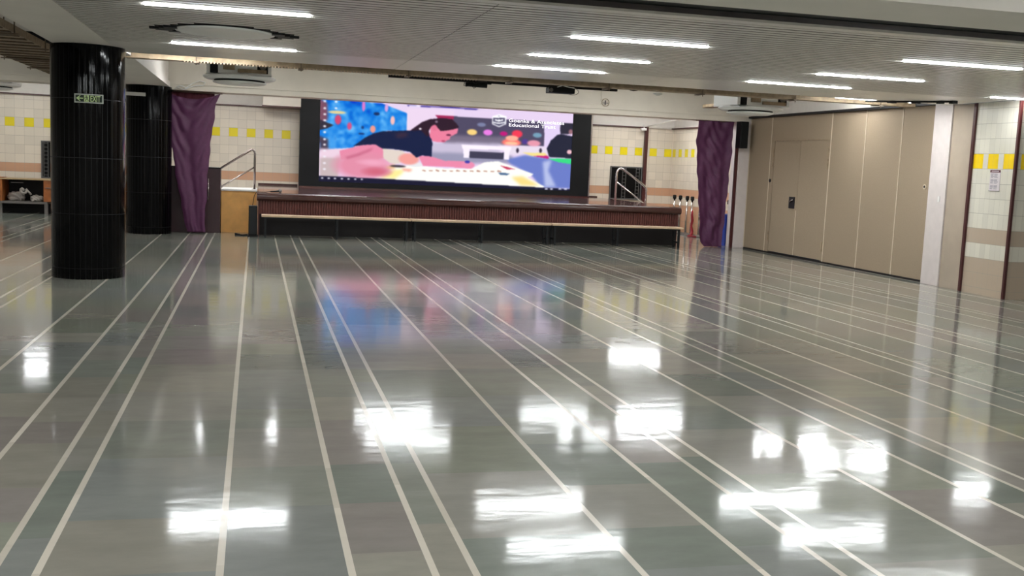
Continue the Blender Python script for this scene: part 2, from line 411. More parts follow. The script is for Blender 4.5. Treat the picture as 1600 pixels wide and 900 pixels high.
def stroke(p, q, wdt=.006):
    d = Vector((q[0]-p[0], q[1]-p[1])).normalized(); nx = Vector((-d.y, d.x))*wdt/2
    man.prism([(p[0]+nx.x, p[1]+nx.y), (p[0]-nx.x, p[1]-nx.y), (q[0]-nx.x, q[1]-nx.y), (q[0]+nx.x, q[1]+nx.y)], 1, yy-.002, yy)
cx_ = sx0+.13
man.prism([(cx_-.004+.006*math.cos(a*PI/5), 2.077+.006*math.sin(a*PI/5)) for a in range(10)], 1, yy-.002, yy)
stroke((cx_-.002, 2.07), (cx_+.006, 2.048), .009); stroke((cx_, 2.068), (cx_-.018, 2.058)); stroke((cx_-.018, 2.058), (cx_-.02, 2.048))
stroke((cx_+.002, 2.067), (cx_+.016, 2.062)); stroke((cx_+.006, 2.048), (cx_-.008, 2.036)); stroke((cx_-.008, 2.036), (cx_-.016, 2.02))
stroke((cx_+.006, 2.048), (cx_+.014, 2.034)); stroke((cx_+.014, 2.034), (cx_+.022, 2.022))
man.build('running_figure', 'signdark', t)
text_mesh('exit_lettering', 'EXIT', .092, 'glow', t, Matrix.Translation((sx0+.166, yy+.001, 2.019)) @ FACE_CAM, sx=.58, bold=.0015)

# ------------------------------------------------------------------ strip lights
LW = .08
def strip(x0, x1, y, z, label, rods=None, group='strip lights in the slatted ceiling'):
    t = thing('strip_light', ((x0+x1)/2, y, z), label, 'ceiling light', group)
    MB().box(x0-.012, x1+.012, y-LW/2-.012, y+LW/2+.012, z+.012, z+.05).build('housing', 'whitemetal', t)
    r = .012
    prof = [(y-LW/2, z+.014), (y-LW/2, z+.008), (y-LW/2+.008, z+.001), (y+LW/2-.008, z+.001), (y+LW/2, z+.008), (y+LW/2, z+.014)]
    MB().prism(prof, 0, x0, x1).build('diffuser', 'batten' if (y > 20 or y < 6 or z > 3.15 or 13.3 < y < 14 or x0 > 8) and y != 12.0 else 'dimmed' if 14 < y < 20 else 'lamp', t)
    if rods:
        for xx in (x0+.2, x1-.2): MB().tube([(xx, y, z+.05), (xx, y, rods)], .005, 6).build('hanger_rod', 'rod', t)
    return t
G = 'strip lights in the slatted ceiling'
for x0, x1, y_, lb in (
    (-.883, .417, 9.03, 'long lit strip light nearest the upper left, in front of the round ceiling unit'),
    (-.895, .41, 12.06, 'lit strip light behind the round ceiling unit on the left'),
    (2.703, 3.99, 9.12, 'nearest lit strip light in the middle row above the screen'),
    (2.75, 4.053, 10.77, 'second lit strip light of the middle row above the screen'),
    (2.70, 4.04, 12.21, 'third and farthest lit strip light of the middle row'),
    (5.988, 7.266, 9.04, 'nearest lit strip light of the right row'),
    (6.016, 7.332, 10.70, 'second lit strip light of the right row'),
    (5.87, 7.247, 12.08, 'third lit strip light of the right row'),
    (9.275, 9.80, 12.0, 'lit strip light at the right edge above the tiled pier')):
    strip(x0, x1, y_, ZC-.008, lb, group=G)
strip(-1.36, -.10, 13.66, 2.70, 'lit batten light at the left end of the slatted ceiling by the near column', ZS, 'hanging batten lights')
strip(8.02, 9.3, 13.68, 2.665, 'lit batten light at the far edge of the slatted ceiling near the partition', ZS, 'hanging batten lights')
GH = 'hanging batten lights'
for x0, x1, y_, z_, lb in (
    (1.8, 3.2, 16.9, 3.03, 'batten light above the cable tray left of centre, nearer one'),
    (1.8, 3.2, 18.7, 3.12, 'batten light above the cable tray left of centre, nearer the beam'),
    (4.9, 6.2, 16.9, 3.03, 'batten light above the cable tray right of centre, nearer one'),
    (4.9, 6.2, 18.7, 3.12, 'batten light above the cable tray right of centre, nearer the beam'),
    (8.3, 9.6, 15.9, 3.08, 'batten light above the slats near the folding partition'),
    (-1.0, -.2, 21.5, 2.93, 'batten light behind the beam above the left curtain'),
    (.6, 1.8, 21.6, 2.93, 'batten light behind the beam above the left end of the stage'),
    (7.9, 9.1, 21.6, 2.95, 'batten light behind the beam above the right end of the stage'),
    (8.6, 9.9, 24.4, 3.1, 'batten light above the grille window right of the stage'),
    (6.7, 8.0, 18.4, 3.2, 'added unseen fill batten above the right hanging air conditioner'),  # hidden lamp added to brighten the right part of the beam
    (-.9, .4, 18.3, 3.2, 'added unseen fill batten above the left hanging air conditioner'),  # hidden lamp added to brighten the soffit and beam on the left
    (-1.2, .1, 23.6, 3.2, 'added unseen fill batten above the stage stairs on the left'),  # this and the three over the stage: hidden, added to light the stage
    (1.2, 2.5, 23.0, 3.22, 'added unseen fill batten over the stage, left one'),
    (3.9, 5.2, 23.0, 3.22, 'added unseen fill batten over the middle of the stage'),
    (6.6, 7.9, 23.0, 3.22, 'added unseen fill batten over the stage, right one'),
    (-6.2, -4.9, 17.6, 3.2, 'added unseen fill batten in the left bay level with the first column'),  # this and the rest: unseen lamps added to brighten the left bay
    (-5.6, -4.3, 24.0, 3.2, 'added unseen fill batten above the grille window on the left'),
    (-6.2, -4.9, 10.4, 3.2, 'added unseen fill batten in the left bay nearest the camera'),
    (-6.2, -4.9, 14.0, 3.1, 'added unseen fill batten in the left bay beyond the cable tray'),
    (-6.6, -5.3, 21.6, 3.05, 'added unseen fill batten above the wooden desk on the left')):
    strip(x0, x1, y_, z_, lb, ZS, GH)
for i, (x0, y_) in enumerate([(a, b) for b in (-1.5, 1.5, 4.5) for a in (-7, -3, 1.5, 6, 10.5)]):  # unseen lamps added to raise the general light in the hall
    strip(x0, x0+1.3, y_, 2.895, 'fill light added over the camera side of the hall, out of the picture', 0, 'added fill lights over the camera side of the hall')

# ------------------------------------------------------------------ ceiling units
t = thing('ceiling_cassette', (circ[0], circ[1], ZC), 'round air conditioner grille set flush in the slatted ceiling', 'air conditioner')
g = MB().lathe([(.0, 2.652), (.30, 2.650), (.36, 2.640), (.43, 2.638), (.46, 2.645), (.46, 2.659)], circ[0], circ[1], 56); g.build('round_grille', 'whitemetal', t)
MB().lathe([(.462, 2.654), (.50, 2.654), (.505, 2.6595), (.462, 2.6595)], circ[0], circ[1], 56).build('shadow_ring', 'black', t)
for sgn, nm in ((-1, 'bracket'), (1, 'bracket')):
    g = MB(); cx0 = circ[0]+sgn*.47
    for a, b_, c, d in ((.0, .13, -.10, .02), (.02, .17, .02, .10), (.08, .22, -.03, .03), (-.05, .06, .10, .2), (-.04, .08, -.2, -.1)):
        xa, xb = sorted((cx0+sgn*a, cx0+sgn*b_)); g.box(xa, xb, circ[1]+c, circ[1]+d, 2.640, 2.6595)
    g.build(nm, 'black', t)
def cassette(x, y, z, label, body=True):
    t = thing('hanging_cassette', (x, y, z), label, 'air conditioner', 'round air conditioners hanging in the open ceiling')
    MB().lathe([(0, z-.0), (.30, z), (.37, z+.018), (.39, z+.035), (.30, z+.045)], x, y, 48).build('intake_disc', 'whitemetal', t)
    MB().lathe([(.36, z+.045), (.36, z+.065)], x, y, 48).build('shadow_gap', 'black', t)
    MB().lathe([(.34, z+.062), (.46, z+.062), (.51, z+.085), (.52, z+.11), (.50, z+.125), (.34, z+.125)], x, y, 48).build('outer_plate', 'whitemetal', t)
    b = MB(); h = .45; z0, z1 = z+.126, z+.46
    b.box(x-h, x+h, y-h, y+h, z0, z1)
    cs = b.build('casing', 'whitemetal', t)
    MB().box(x-h+.05, x-h+.16, y-h-.006, y-h+.1, z0, z1-.03).build('wiring_bay', 'black', cs)
    MB().box(x+h-.2, x+h-.05, y-h-.006, y-h+.1, z0+.02, z1-.04).build('wiring_bay', 'black', cs)
    p = MB(); p.tube([(x+h-.12, y-h-.012, z0+.12), (x+h-.12, y-h+.1, z0+.12)], .05, 14); p.build('blower_motor', 'grey', cs)
    p = MB().box(x-.22, x-.06, y-h-.03, y-h+.1, z0+.05, z1-.06).box(x-.25, x-.03, y-h-.05, y-h+.1, z0+.12, z0+.14); p.build('junction_box', 'tray', t)
    p = MB().box(x-.02, x+.38, y-h-.03, y-h+.05, z0+.02, z0+.07); p.build('side_channel', 'tray', t)
    for sx in (-1, 1):
        MB().tube([(x+sx*.4, y, z1-.01), (x+sx*.4, y, ZS)], .006, 6).build('hanger_rod', 'rod', t)
    return t
cassette(-.25, 16.2, 2.515, 'round white air conditioner hanging above the left curtain')
cassette(7.83, 16.0, 2.50, 'round white air conditioner hanging above the right curtain')
cassette(-4.95, 22.3, 2.535, 'round white air conditioner hanging in the far left bay')

# ------------------------------------------------------------------ cable trays
t = thing('cable_tray', (3, 14.2, 2.65), 'long narrow cable tray along the far edge of the slatted ceiling', 'cable tray')
g = MB().box(-1.6, 9.6, 14.12, 14.14, 2.645, 2.725).box(-1.6, 9.6, 14.30, 14.32, 2.645, 2.725).box(-1.6, 9.6, 14.14, 14.30, 2.645, 2.65)
g.build('tray_channel', 'tray', t)
g = MB().box(-1.6, 9.5, 14.16, 14.28, 2.652, 2.70); g.build('cable_bundle', 'traydark', t)
g = MB()
for k in range(95):
    xx = -.9 + k*.04
    g.prism([(xx, 2.646), (xx+.022, 2.646), (xx+.004, 2.620)], 1, 14.118, 14.128)
g.build('tray_lacing', 'bench', t)
for xx in (-.75, .55, 1.95, 3.35, 4.75, 6.15, 7.6, 9.0):
    r = MB().tube([(xx, 14.10, 2.60), (xx, 14.10, ZS)], .006, 6); r.box(xx-.03, xx+.03, 14.09, 14.33, 2.625, 2.64); r.build('hanger', 'rod', t)
t = thing('cable_tray', (-3.08, 14, 2.75), 'wide brown perforated cable tray hanging in the left bay', 'cable tray')
g = MB().box(-3.50, -2.66, 7.6, 20.2, 2.75, 2.755).box(-3.51, -3.50, 7.6, 20.2, 2.745, 2.83).box(-2.66, -2.65, 7.6, 20.2, 2.745, 2.83)
g.build('tray_channel', 'tray', t)
g = MB()
for k in range(30): g.box(-3.49, -2.67, 7.8+k*.42, 7.93+k*.42, 2.738, 2.749)
g.build('tray_rungs', 'traydark', t)
for yy in (9.4, 11.2, 13.0, 14.8, 16.6, 18.4):
    r = MB().tube([(-2.645, yy, 2.70), (-2.645, yy, ZS)], .008, 6).tube([(-3.515, yy, 2.70), (-3.515, yy, ZS)], .008, 6).box(-3.56, -2.6, yy-.02, yy+.02, 2.72, 2.737)
    r.build('hanger', 'rod', t)
t = thing('cable_tray', (9.0, 15.0, 2.75), 'short cable tray running back beside the right hanging air conditioner', 'cable tray')
MB().box(8.3, 8.5, 14.4, 19.0, 2.77, 2.775).box(8.3, 8.305, 14.4, 19.0, 2.77, 2.83).box(8.495, 8.5, 14.4, 19.0, 2.77, 2.83).build('tray_channel', 'tray', t)
for yy in (15.2, 17.6): MB().tube([(8.29, yy, 2.76), (8.29, yy, ZS)], .006, 6).build('hanger', 'rod', t)

# dark rail with stage spotlights
t = thing('lighting_rail', (3.5, 15.5, 2.72), 'long dark lighting rail just beyond the cable tray', 'rail')
MB().box(1.85, 5.35, 15.48, 15.54, 2.705, 2.755).build('rail_bar', 'stagebase', t)
for xx in (1.95, 3.5, 5.2): MB().tube([(xx, 15.51, 2.755), (xx, 15.51, ZS)], .006, 6).build('hanger_rod', 'rod', t)
t = thing('spotlight', (3.17, 15.45, 2.68), 'small black spotlight with a dangling lead, left one on the dark rail', 'spotlight')
g = MB().tube([(2.98, 15.46, 2.67), (3.30, 15.44, 2.68)], [.03, .05], 16); g.build('lamp_housing', 'black', t)
MB().box(3.1, 3.36, 15.40, 15.47, 2.685, 2.705).build('bracket', 'black', t)
MB().tube([(2.96, 15.42, 2.70), (2.95, 15.42, 2.65), (2.99, 15.42, 2.635), (3.04, 15.42, 2.66), (3.08, 15.42, 2.64), (3.10, 15.42, 2.615), (3.14, 15.42, 2.64)], .005, 6).build('power_lead', 'black', t)
t = thing('projector', (4.41, 15.42, 2.65), 'small black projector with a looped cable on the dark rail', 'projector')
MB().box(4.22, 4.62, 15.30, 15.5, 2.615, 2.70).build('projector_body', 'black', t, bevel=.008)
MB().tube([(4.25, 15.295, 2.655), (4.25, 15.32, 2.655)], .03, 16).build('lens', 'grey', t)
pts = [(4.45+.12+.10*math.cos(a), 15.28, 2.645+.05*math.sin(a)) for a in [-.2*PI*k*.5-.0 for k in range(-5, 8)]]
MB().tube(pts, .005, 6).build('cable_loop', 'chrome', t)
MB().tube([(4.34, 15.29, 2.70), (4.42, 15.28, 2.725), (4.52, 15.28, 2.705), (4.6, 15.28, 2.70)], .006, 6).build('strap', 'whitemetal', t)
for i, (xx, lb) in enumerate(((5.17, 'small dark dome under the tray, left one of two'), (5.80, 'small dark dome under the tray, right one of two'))):
    t = thing('ceiling_dome', (xx, 16, 2.8), lb, 'ceiling dome')
    MB().lathe([(0, 2.765), (.06, 2.775), (.1, 2.80), (.11, 2.83)], xx, 16, 24).build('dome_cover', 'black', t)
    MB().tube([(xx, 16, 2.83), (xx, 16, ZS)], .008, 6).build('stem', 'rod', t)
t = thing('smoke_detector', (6.25, 16.1, 2.74), 'small white smoke detector hanging left of the right air conditioner', 'smoke detector')
MB().lathe([(0, 2.725), (.03, 2.727), (.045, 2.74), (.075, 2.75), (.08, 2.765), (.03, 2.775)], 6.25, 16.1, 24).build('detector_body', 'white', t)
MB().tube([(6.25, 16.1, 2.775), (6.25, 16.1, ZS)], .01, 8).build('stem', 'white', t)
tag(MB().box(-3.7, -2.26, 15.05, 15.5, 2.86, 2.97).build('black_duct', 'black'), 'black duct crossing between the wide cable tray and the soffit', 'duct')
# round ring guard on the beam
t = thing('wall_sensor', (6.79, 20.34, 2.85), 'round wire guarded sensor on the beam face right of the screen', 'sensor')
ring = [(6.79+.075*math.cos(a*PI/12), 20.335, 2.85+.075*math.sin(a*PI/12)) for a in range(25)]
MB().tube(ring, .006, 6, cap=False).build('ring_guard', 'tray', t)
MB().box(6.73, 6.85, 20.33, 20.345, 2.835, 2.845).box(6.782, 6.798, 20.33, 20.359, 2.80, 2.89).build('sensor_cross', 'grey', t)
tag(MB().tube([(6.70, 20.352, 3.25), (6.70, 20.352, 2.82), (6.66, 20.352, 2.80), (6.3, 20.352, 2.80), (5.0, 20.352, 2.80)], .006, 6).build('wall_conduit', 'beam_paint'), 'thin cream conduit on the beam face beside the ring guard', 'conduit')

# ------------------------------------------------------------------ LED screen
PIC = [('p',(226,206,236),[(-0.0256,1.0791),(1.1089,1.2924),(1.1265,-0.0249),(-0.0203,-0.1104)],1),('n',(40,138,225),[(-0.0016,1.0114),(0.2335,0.9934),(0.3304,0.8881),(0.3299,0.6674),(0.2606,0.6669),(0.1947,0.5832),(0.1259,0.4329),(0.0013,0.3842)],2),('p',(120,75,95),[(-0.0015,1.0048),(0.0265,0.9637),(0.0294,0.7593),(-0.0001,0.6887)],2),('p',(50,45,60),[(-0.0004,0.7547),(0.0518,0.6965),(0.028,0.6531),(0.0002,0.6292)],1),('p',(70,60,80),[(0.0005,0.5565),(0.0326,0.521),(0.0333,0.3748),(0.0014,0.3709)],2),('p',(232,206,222),[(0.0012,0.4041),(0.0814,0.4073),(0.0782,0.2463),(0.002,0.2381)],2),('p',(196,178,180),[(0.0017,0.2913),(0.082,0.3003),(0.0712,0.0443),(0.0029,0.0516)],2),('e',(222,205,150),[(0.063,0.8548)],(0.0326,0.02),2),('e',(205,70,110),[(0.0675,0.7653)],(0.0122,0.06),2),('e',(205,80,130),[(0.1111,0.6947)],(0.0087,0.0457),2),('e',(232,150,140),[(0.2004,0.6717)],(0.0104,0.0457),2),('e',(240,185,185),[(0.2756,0.7911)],(0.0087,0.0543),2),('e',(210,120,200),[(0.1629,0.9543)],(0.0065,0.0714),2),('e',(210,160,220),[(0.2504,0.9425)],(0.007,0.05),2),('e',(20,45,95),[(0.2136,0.8622)],(0.0113,0.02),1),('e',(25,60,120),[(0.1576,0.6077)],(0.0122,0.0114),1),('e',(25,60,120),[(0.1612,0.6861)],(0.0052,0.02),1),('p',(232,210,234),[(0.3299,0.956),(0.5145,0.9529),(0.5176,0.5999),(0.3327,0.5749)],1),('p',(160,40,85),[(0.4413,0.8857),(0.5282,0.886),(0.5245,0.8092),(0.4636,0.7998)],1),('p',(78,72,98),[(0.5147,0.8838),(0.8852,0.8762),(0.8842,0.5633),(0.4829,0.5259),(0.4563,0.5916),(0.5074,0.7234)],1),('p',(118,108,130),[(0.4732,0.6424),(0.7491,0.6596),(0.7048,0.5475),(0.4742,0.5248)],3),('e',(120,125,160),[(0.6259,0.7968)],(0.0174,0.0257),2),('e',(245,208,125),[(0.589,0.6963)],(0.02,0.0371),2),('e',(230,125,225),[(0.6527,0.7026)],(0.0183,0.0371),2),('e',(190,25,120),[(0.7168,0.6976)],(0.0157,0.0286),2),('e',(238,60,85),[(0.7715,0.7025)],(0.0217,0.0486),2),('e',(115,155,180),[(0.8546,0.6999)],(0.0183,0.0314),2),('p',(198,188,212),[(0.4178,0.5451),(0.7045,0.5687),(0.7066,0.3706),(0.4195,0.3383)],3),('p',(150,148,175),[(0.4188,0.4211),(0.7515,0.4326),(0.771,0.3208),(0.4199,0.283)],3),('e',(255,120,110),[(0.7498,0.5888)],(0.0383,0.0486),2),('e',(255,175,150),[(0.7515,0.6458)],(0.0261,0.0343),2),('e',(255,190,150),[(0.7499,0.5817)],(0.0261,0.02),2),('e',(80,60,140),[(0.8047,0.6103)],(0.013,0.0343),2),('e',(228,150,170),[(0.8419,0.5937)],(0.027,0.04),2),('p',(222,205,240),[(0.8783,0.8666),(0.9536,0.8609),(0.9585,0.457),(0.8919,0.5068)],1),('p',(228,216,232),[(0.6956,0.5562),(0.8984,0.5508),(0.904,0.4722),(0.7332,0.4305)],2),('e',(60,50,70),[(0.776,0.4925)],(0.0057,0.0314),1),('e',(60,50,70),[(0.8708,0.5042)],(0.0057,0.0314),1),('p',(105,122,196),[(0.7338,0.3737),(0.8065,0.4391),(1.0143,0.3761),(1.0139,0.0253),(0.881,0.0292),(0.8372,0.1841),(0.7481,0.3183)],2),('p',(178,188,228),[(0.8818,0.3615),(0.919,0.3945),(0.9066,0.2486),(0.942,0.0487),(0.895,0.0376),(0.8882,0.2179)],3),('p',(240,220,140),[(0.797,0.4694),(0.8898,0.4777),(0.9044,0.4333),(0.8344,0.4309)],1),('p',(195,30,125),[(0.8391,0.4315),(0.902,0.4431),(0.9095,0.4007)],1),('p',(55,215,130),[(0.9,0.4097),(1.0138,0.4169),(1.0147,0.3441),(0.9477,0.3659)],1),('p',(250,238,252),[(0.5485,0.5344),(0.7504,0.532),(0.7486,0.4892),(0.5534,0.482)],1),('p',(245,235,250),[(0.5555,0.4934),(0.582,0.4897),(0.581,0.3677),(0.5597,0.3709)],1),('p',(245,235,250),[(0.7212,0.4929),(0.744,0.4957),(0.743,0.3676),(0.7225,0.3696)],1),('p',(62,60,82),[(0.5824,0.4548),(0.7216,0.4575),(0.7202,0.3693),(0.5831,0.3708)],1),('p',(34,36,56),[(0.9551,0.7313),(1.0102,0.7029),(1.0137,0.4198),(0.9068,0.4293),(0.8962,0.5361),(0.9114,0.6388),(0.9364,0.7172)],1),('p',(44,42,58),[(0.951,0.8749),(1.008,0.8765),(1.0094,0.768),(0.9812,0.7321),(0.9504,0.7307),(0.9472,0.8023)],1),('e',(150,105,115),[(0.9927,0.7656)],(0.0087,0.0314),2),('e',(235,185,195),[(0.9912,0.5044)],(0.0104,0.0286),1),('p',(251,250,243),[(0.2063,0.0563),(0.2722,0.1852),(0.3055,0.2406),(0.3905,0.2412),(0.4854,0.2232),(0.5915,0.2312),(0.6443,0.3241),(0.6982,0.3442),(0.8463,0.1994),(0.8332,0.1665),(0.8193,0.1595),(0.8944,0.0419),(0.8861,0.0296),(0.4869,0.0421)],1),('p',(245,232,150),[(0.2311,0.0721),(0.2806,0.1792),(0.327,0.1907),(0.3189,0.135),(0.2898,0.0637)],3),('p',(232,215,110),[(0.2427,0.2095),(0.2886,0.2484),(0.2889,0.2006),(0.2638,0.1776)],2),('p',(250,218,135),[(0.7545,0.1477),(0.8003,0.1663),(0.876,0.0505),(0.797,0.044)],3),('p',(172,120,105),[(0.3973,0.195),(0.412,0.1881),(0.4104,0.1769),(0.3957,0.181)],1),('p',(172,120,105),[(0.424,0.1935),(0.4387,0.1908),(0.4371,0.1795),(0.4224,0.1836)],1),('p',(172,120,105),[(0.4508,0.2045),(0.4656,0.1934),(0.464,0.1821),(0.4492,0.1862)],1),('p',(172,120,105),[(0.4777,0.203),(0.4926,0.1961),(0.491,0.1848),(0.4761,0.1889)],1),('p',(172,120,105),[(0.5048,0.2015),(0.5198,0.1988),(0.5181,0.1874),(0.5032,0.1916)],1),('p',(172,120,105),[(0.532,0.2126),(0.547,0.2015),(0.5454,0.1901),(0.5304,0.1942)],1),('p',(172,120,105),[(0.5593,0.2111),(0.5744,0.2042),(0.5728,0.1928),(0.5577,0.1969)],1),('p',(172,120,105),[(0.5868,0.2096),(0.602,0.2069),(0.6003,0.1955),(0.5851,0.1996)],1),('p',(172,120,105),[(0.6143,0.2208),(0.6297,0.2097),(0.628,0.1982),(0.6127,0.2023)],1),('p',(172,120,105),[(0.6421,0.2194),(0.6575,0.2124),(0.6558,0.2009),(0.6405,0.2051)],1),('p',(172,120,105),[(0.6701,0.2179),(0.6854,0.2152),(0.6837,0.2037),(0.6683,0.2078)],1),('p',(172,120,105),[(0.698,0.2292),(0.7135,0.2179),(0.7118,0.2064),(0.6964,0.2106)],1),('p',(70,100,140),[(0.6992,0.2023),(0.7494,0.193),(0.736,0.1674),(0.7086,0.1719)],1),('p',(190,50,85),[(0.7051,0.2924),(0.7348,0.277),(0.774,0.2497),(0.7351,0.2457)],1),('p',(240,160,140),[(0.3184,0.2036),(0.361,0.1941),(0.3484,0.1626),(0.3228,0.1738)],2),('p',(228,135,165),[(0.0755,0.3865),(0.1788,0.4867),(0.2201,0.4893),(0.2434,0.434),(0.2441,0.3186),(0.2048,0.2979),(0.0821,0.2802)],1),('e',(222,140,165),[(0.1661,0.2152)],(0.1079,0.1686),3),('e',(205,100,122),[(0.2182,0.1458)],(0.0478,0.0486),6),('e',(236,165,190),[(0.205,0.2599)],(0.0522,0.0371),6),('p',(190,95,125),[(0.0981,0.3088),(0.1468,0.3615),(0.2039,0.4426),(0.1958,0.4078),(0.1469,0.3346),(0.1064,0.2923)],2),('p',(222,208,198),[(0.2412,0.4378),(0.3168,0.4225),(0.3341,0.3835),(0.3054,0.2543),(0.2717,0.2603),(0.2441,0.3186)],1),('e',(228,228,232),[(0.3669,0.2567)],(0.0313,0.0314),1),('e',(238,155,148),[(0.343,0.3228)],(0.04,0.0714),2),('e',(60,50,60),[(0.3013,0.2265)],(0.0304,0.0143),2),('p',(232,135,168),[(0.3788,0.3723),(0.4304,0.3672),(0.4846,0.3206),(0.5641,0.3238),(0.5998,0.3024),(0.5915,0.234),(0.4852,0.2455),(0.3991,0.2463)],1),('e',(232,140,175),[(0.5778,0.279)],(0.027,0.0457),1),('e',(62,60,165),[(0.5747,0.3179)],(0.0104,0.0186),1),('p',(20,30,66),[(0.1259,0.4463),(0.146,0.4959),(0.1702,0.5597),(0.2028,0.6181),(0.2357,0.6498),(0.2773,0.6625),(0.3446,0.6791),(0.3827,0.7051),(0.4129,0.6821),(0.4263,0.6151),(0.4334,0.5334),(0.4317,0.3646),(0.3938,0.374),(0.3726,0.344),(0.3466,0.4124),(0.2957,0.4336),(0.2371,0.44),(0.2119,0.4842),(0.1666,0.4717)],1),('p',(70,45,60),[(0.286,0.623),(0.3364,0.6506),(0.3325,0.6022),(0.2947,0.5834)],4),('p',(232,125,155),[(0.423,0.7592),(0.4424,0.7552),(0.4644,0.7061),(0.5121,0.7241),(0.5331,0.7341),(0.5301,0.6739),(0.5137,0.6439),(0.5034,0.6285),(0.5011,0.5908),(0.4907,0.5797),(0.4809,0.5534),(0.457,0.5503),(0.4345,0.5583),(0.422,0.6146)],1),('p',(46,26,42),[(0.3426,0.6719),(0.3655,0.73),(0.3906,0.7913),(0.4203,0.8315),(0.4632,0.8521),(0.5067,0.8479),(0.5255,0.7954),(0.5373,0.7486),(0.5122,0.7172),(0.4862,0.6995),(0.4646,0.6895),(0.4512,0.729),(0.4423,0.7621),(0.4274,0.7461),(0.4171,0.6827),(0.4219,0.6283),(0.4091,0.6128),(0.3871,0.6852)],1),('e',(222,115,145),[(0.4392,0.7272)],(0.0109,0.0371),2),('e',(90,30,60),[(0.4962,0.6456)],(0.0096,0.0114),1),('e',(150,40,80),[(0.4764,0.5667)],(0.0078,0.0071),1),('e',(130,110,130),[(0.4463,0.804)],(0.0061,0.0143),1),('e',(250,240,250),[(0.3836,0.7053)],(0.0052,0.0114),1),('p',(52,42,135),[(0.3296,0.994),(0.5141,0.9985),(0.6111,0.9928),(0.6023,0.9774),(0.4925,0.9837),(0.334,0.9757)],1),('p',(235,230,250),[(0.3381,0.99),(0.3826,0.9923),(0.3827,0.9787),(0.3382,0.9765)],1),('p',(22,22,48),[(-0.0092,0.0666),(0.1814,0.065),(0.4869,0.0504),(1.0192,0.0228),(1.021,-0.1208),(-0.008,-0.1897)],1),('e',(245,245,255),[(0.0129,0.0419)],(0.0048,0.0086),1),('e',(245,245,255),[(0.0377,0.0424)],(0.0048,0.0086),1),('e',(245,245,255),[(0.0611,0.0429)],(0.0048,0.0086),1),('e',(245,245,255),[(0.0874,0.0435)],(0.0048,0.0086),1),('e',(245,245,255),[(0.1126,0.044)],(0.0048,0.0086),1),('e',(245,245,255),[(0.1383,0.0446)],(0.0048,0.0086),1),('e',(245,245,255),[(0.163,0.0452)],(0.0048,0.0086),1),('e',(225,225,240),[(0.9023,0.0135)],(0.007,0.0086),1),('e',(225,225,240),[(0.9235,0.0152)],(0.007,0.0086),1),('e',(225,225,240),[(0.959,0.018)],(0.007,0.0086),1),('e',(225,225,240),[(0.9828,0.0199)],(0.007,0.0086),1),('e',(235,230,240),[(0.0164,0.9817)],(0.0052,0.0129),1),('e',(235,230,240),[(0.0168,0.896)],(0.0052,0.0129),1),('e',(235,230,240),[(0.0172,0.8235)],(0.0052,0.0129),1),('e',(235,230,240),[(0.0175,0.7508)],(0.0052,0.0129),1),('e',(235,230,240),[(0.0179,0.6781)],(0.0052,0.0129),1),('e',(235,230,240),[(0.0182,0.6053)],(0.0052,0.0129),1),('e',(235,230,240),[(0.0186,0.5192)],(0.0052,0.0129),1),('e',(235,230,240),[(0.0189,0.4528)],(0.0052,0.0129),1),('e',(235,230,240),[(0.0193,0.3797)],(0.0052,0.0129),1),('e',(235,230,240),[(0.0196,0.3066)],(0.0052,0.0129),1),('e',(235,230,240),[(0.02,0.2267)],(0.0052,0.0129),1),('e',(235,230,240),[(0.0204,0.1534)],(0.0052,0.0129),1),('e',(242,240,248),[(0.0583,0.9825)],(0.0052,0.0129),1),('e',(242,240,248),[(0.0587,0.9032)],(0.0052,0.0129),1),('p',(250,250,255),[(0.6673,0.9084),(0.6962,0.9412),(0.7245,0.9176),(0.7247,0.8188),(0.6966,0.7765),(0.6683,0.8103)],1),('p',(82,78,105),[(0.6715,0.8964),(0.6964,0.9229),(0.7201,0.9042),(0.7201,0.8252),(0.6964,0.7906),(0.6722,0.8179)],1),('p',(250,250,255),[(0.6702,0.8429),(0.696,0.8328),(0.7225,0.851),(0.7227,0.8369),(0.6962,0.8159),(0.6703,0.8288)],1),('p',(250,250,255),[(0.6788,0.8779),(0.6925,0.866),(0.6955,0.8834),(0.6993,0.8671),(0.7127,0.8833),(0.7129,0.8636),(0.6958,0.8468),(0.679,0.8583)],1),('p',(250,250,255),[(0.6695,0.9129),(0.7218,0.9214),(0.722,0.8989),(0.6697,0.8905)],1)]
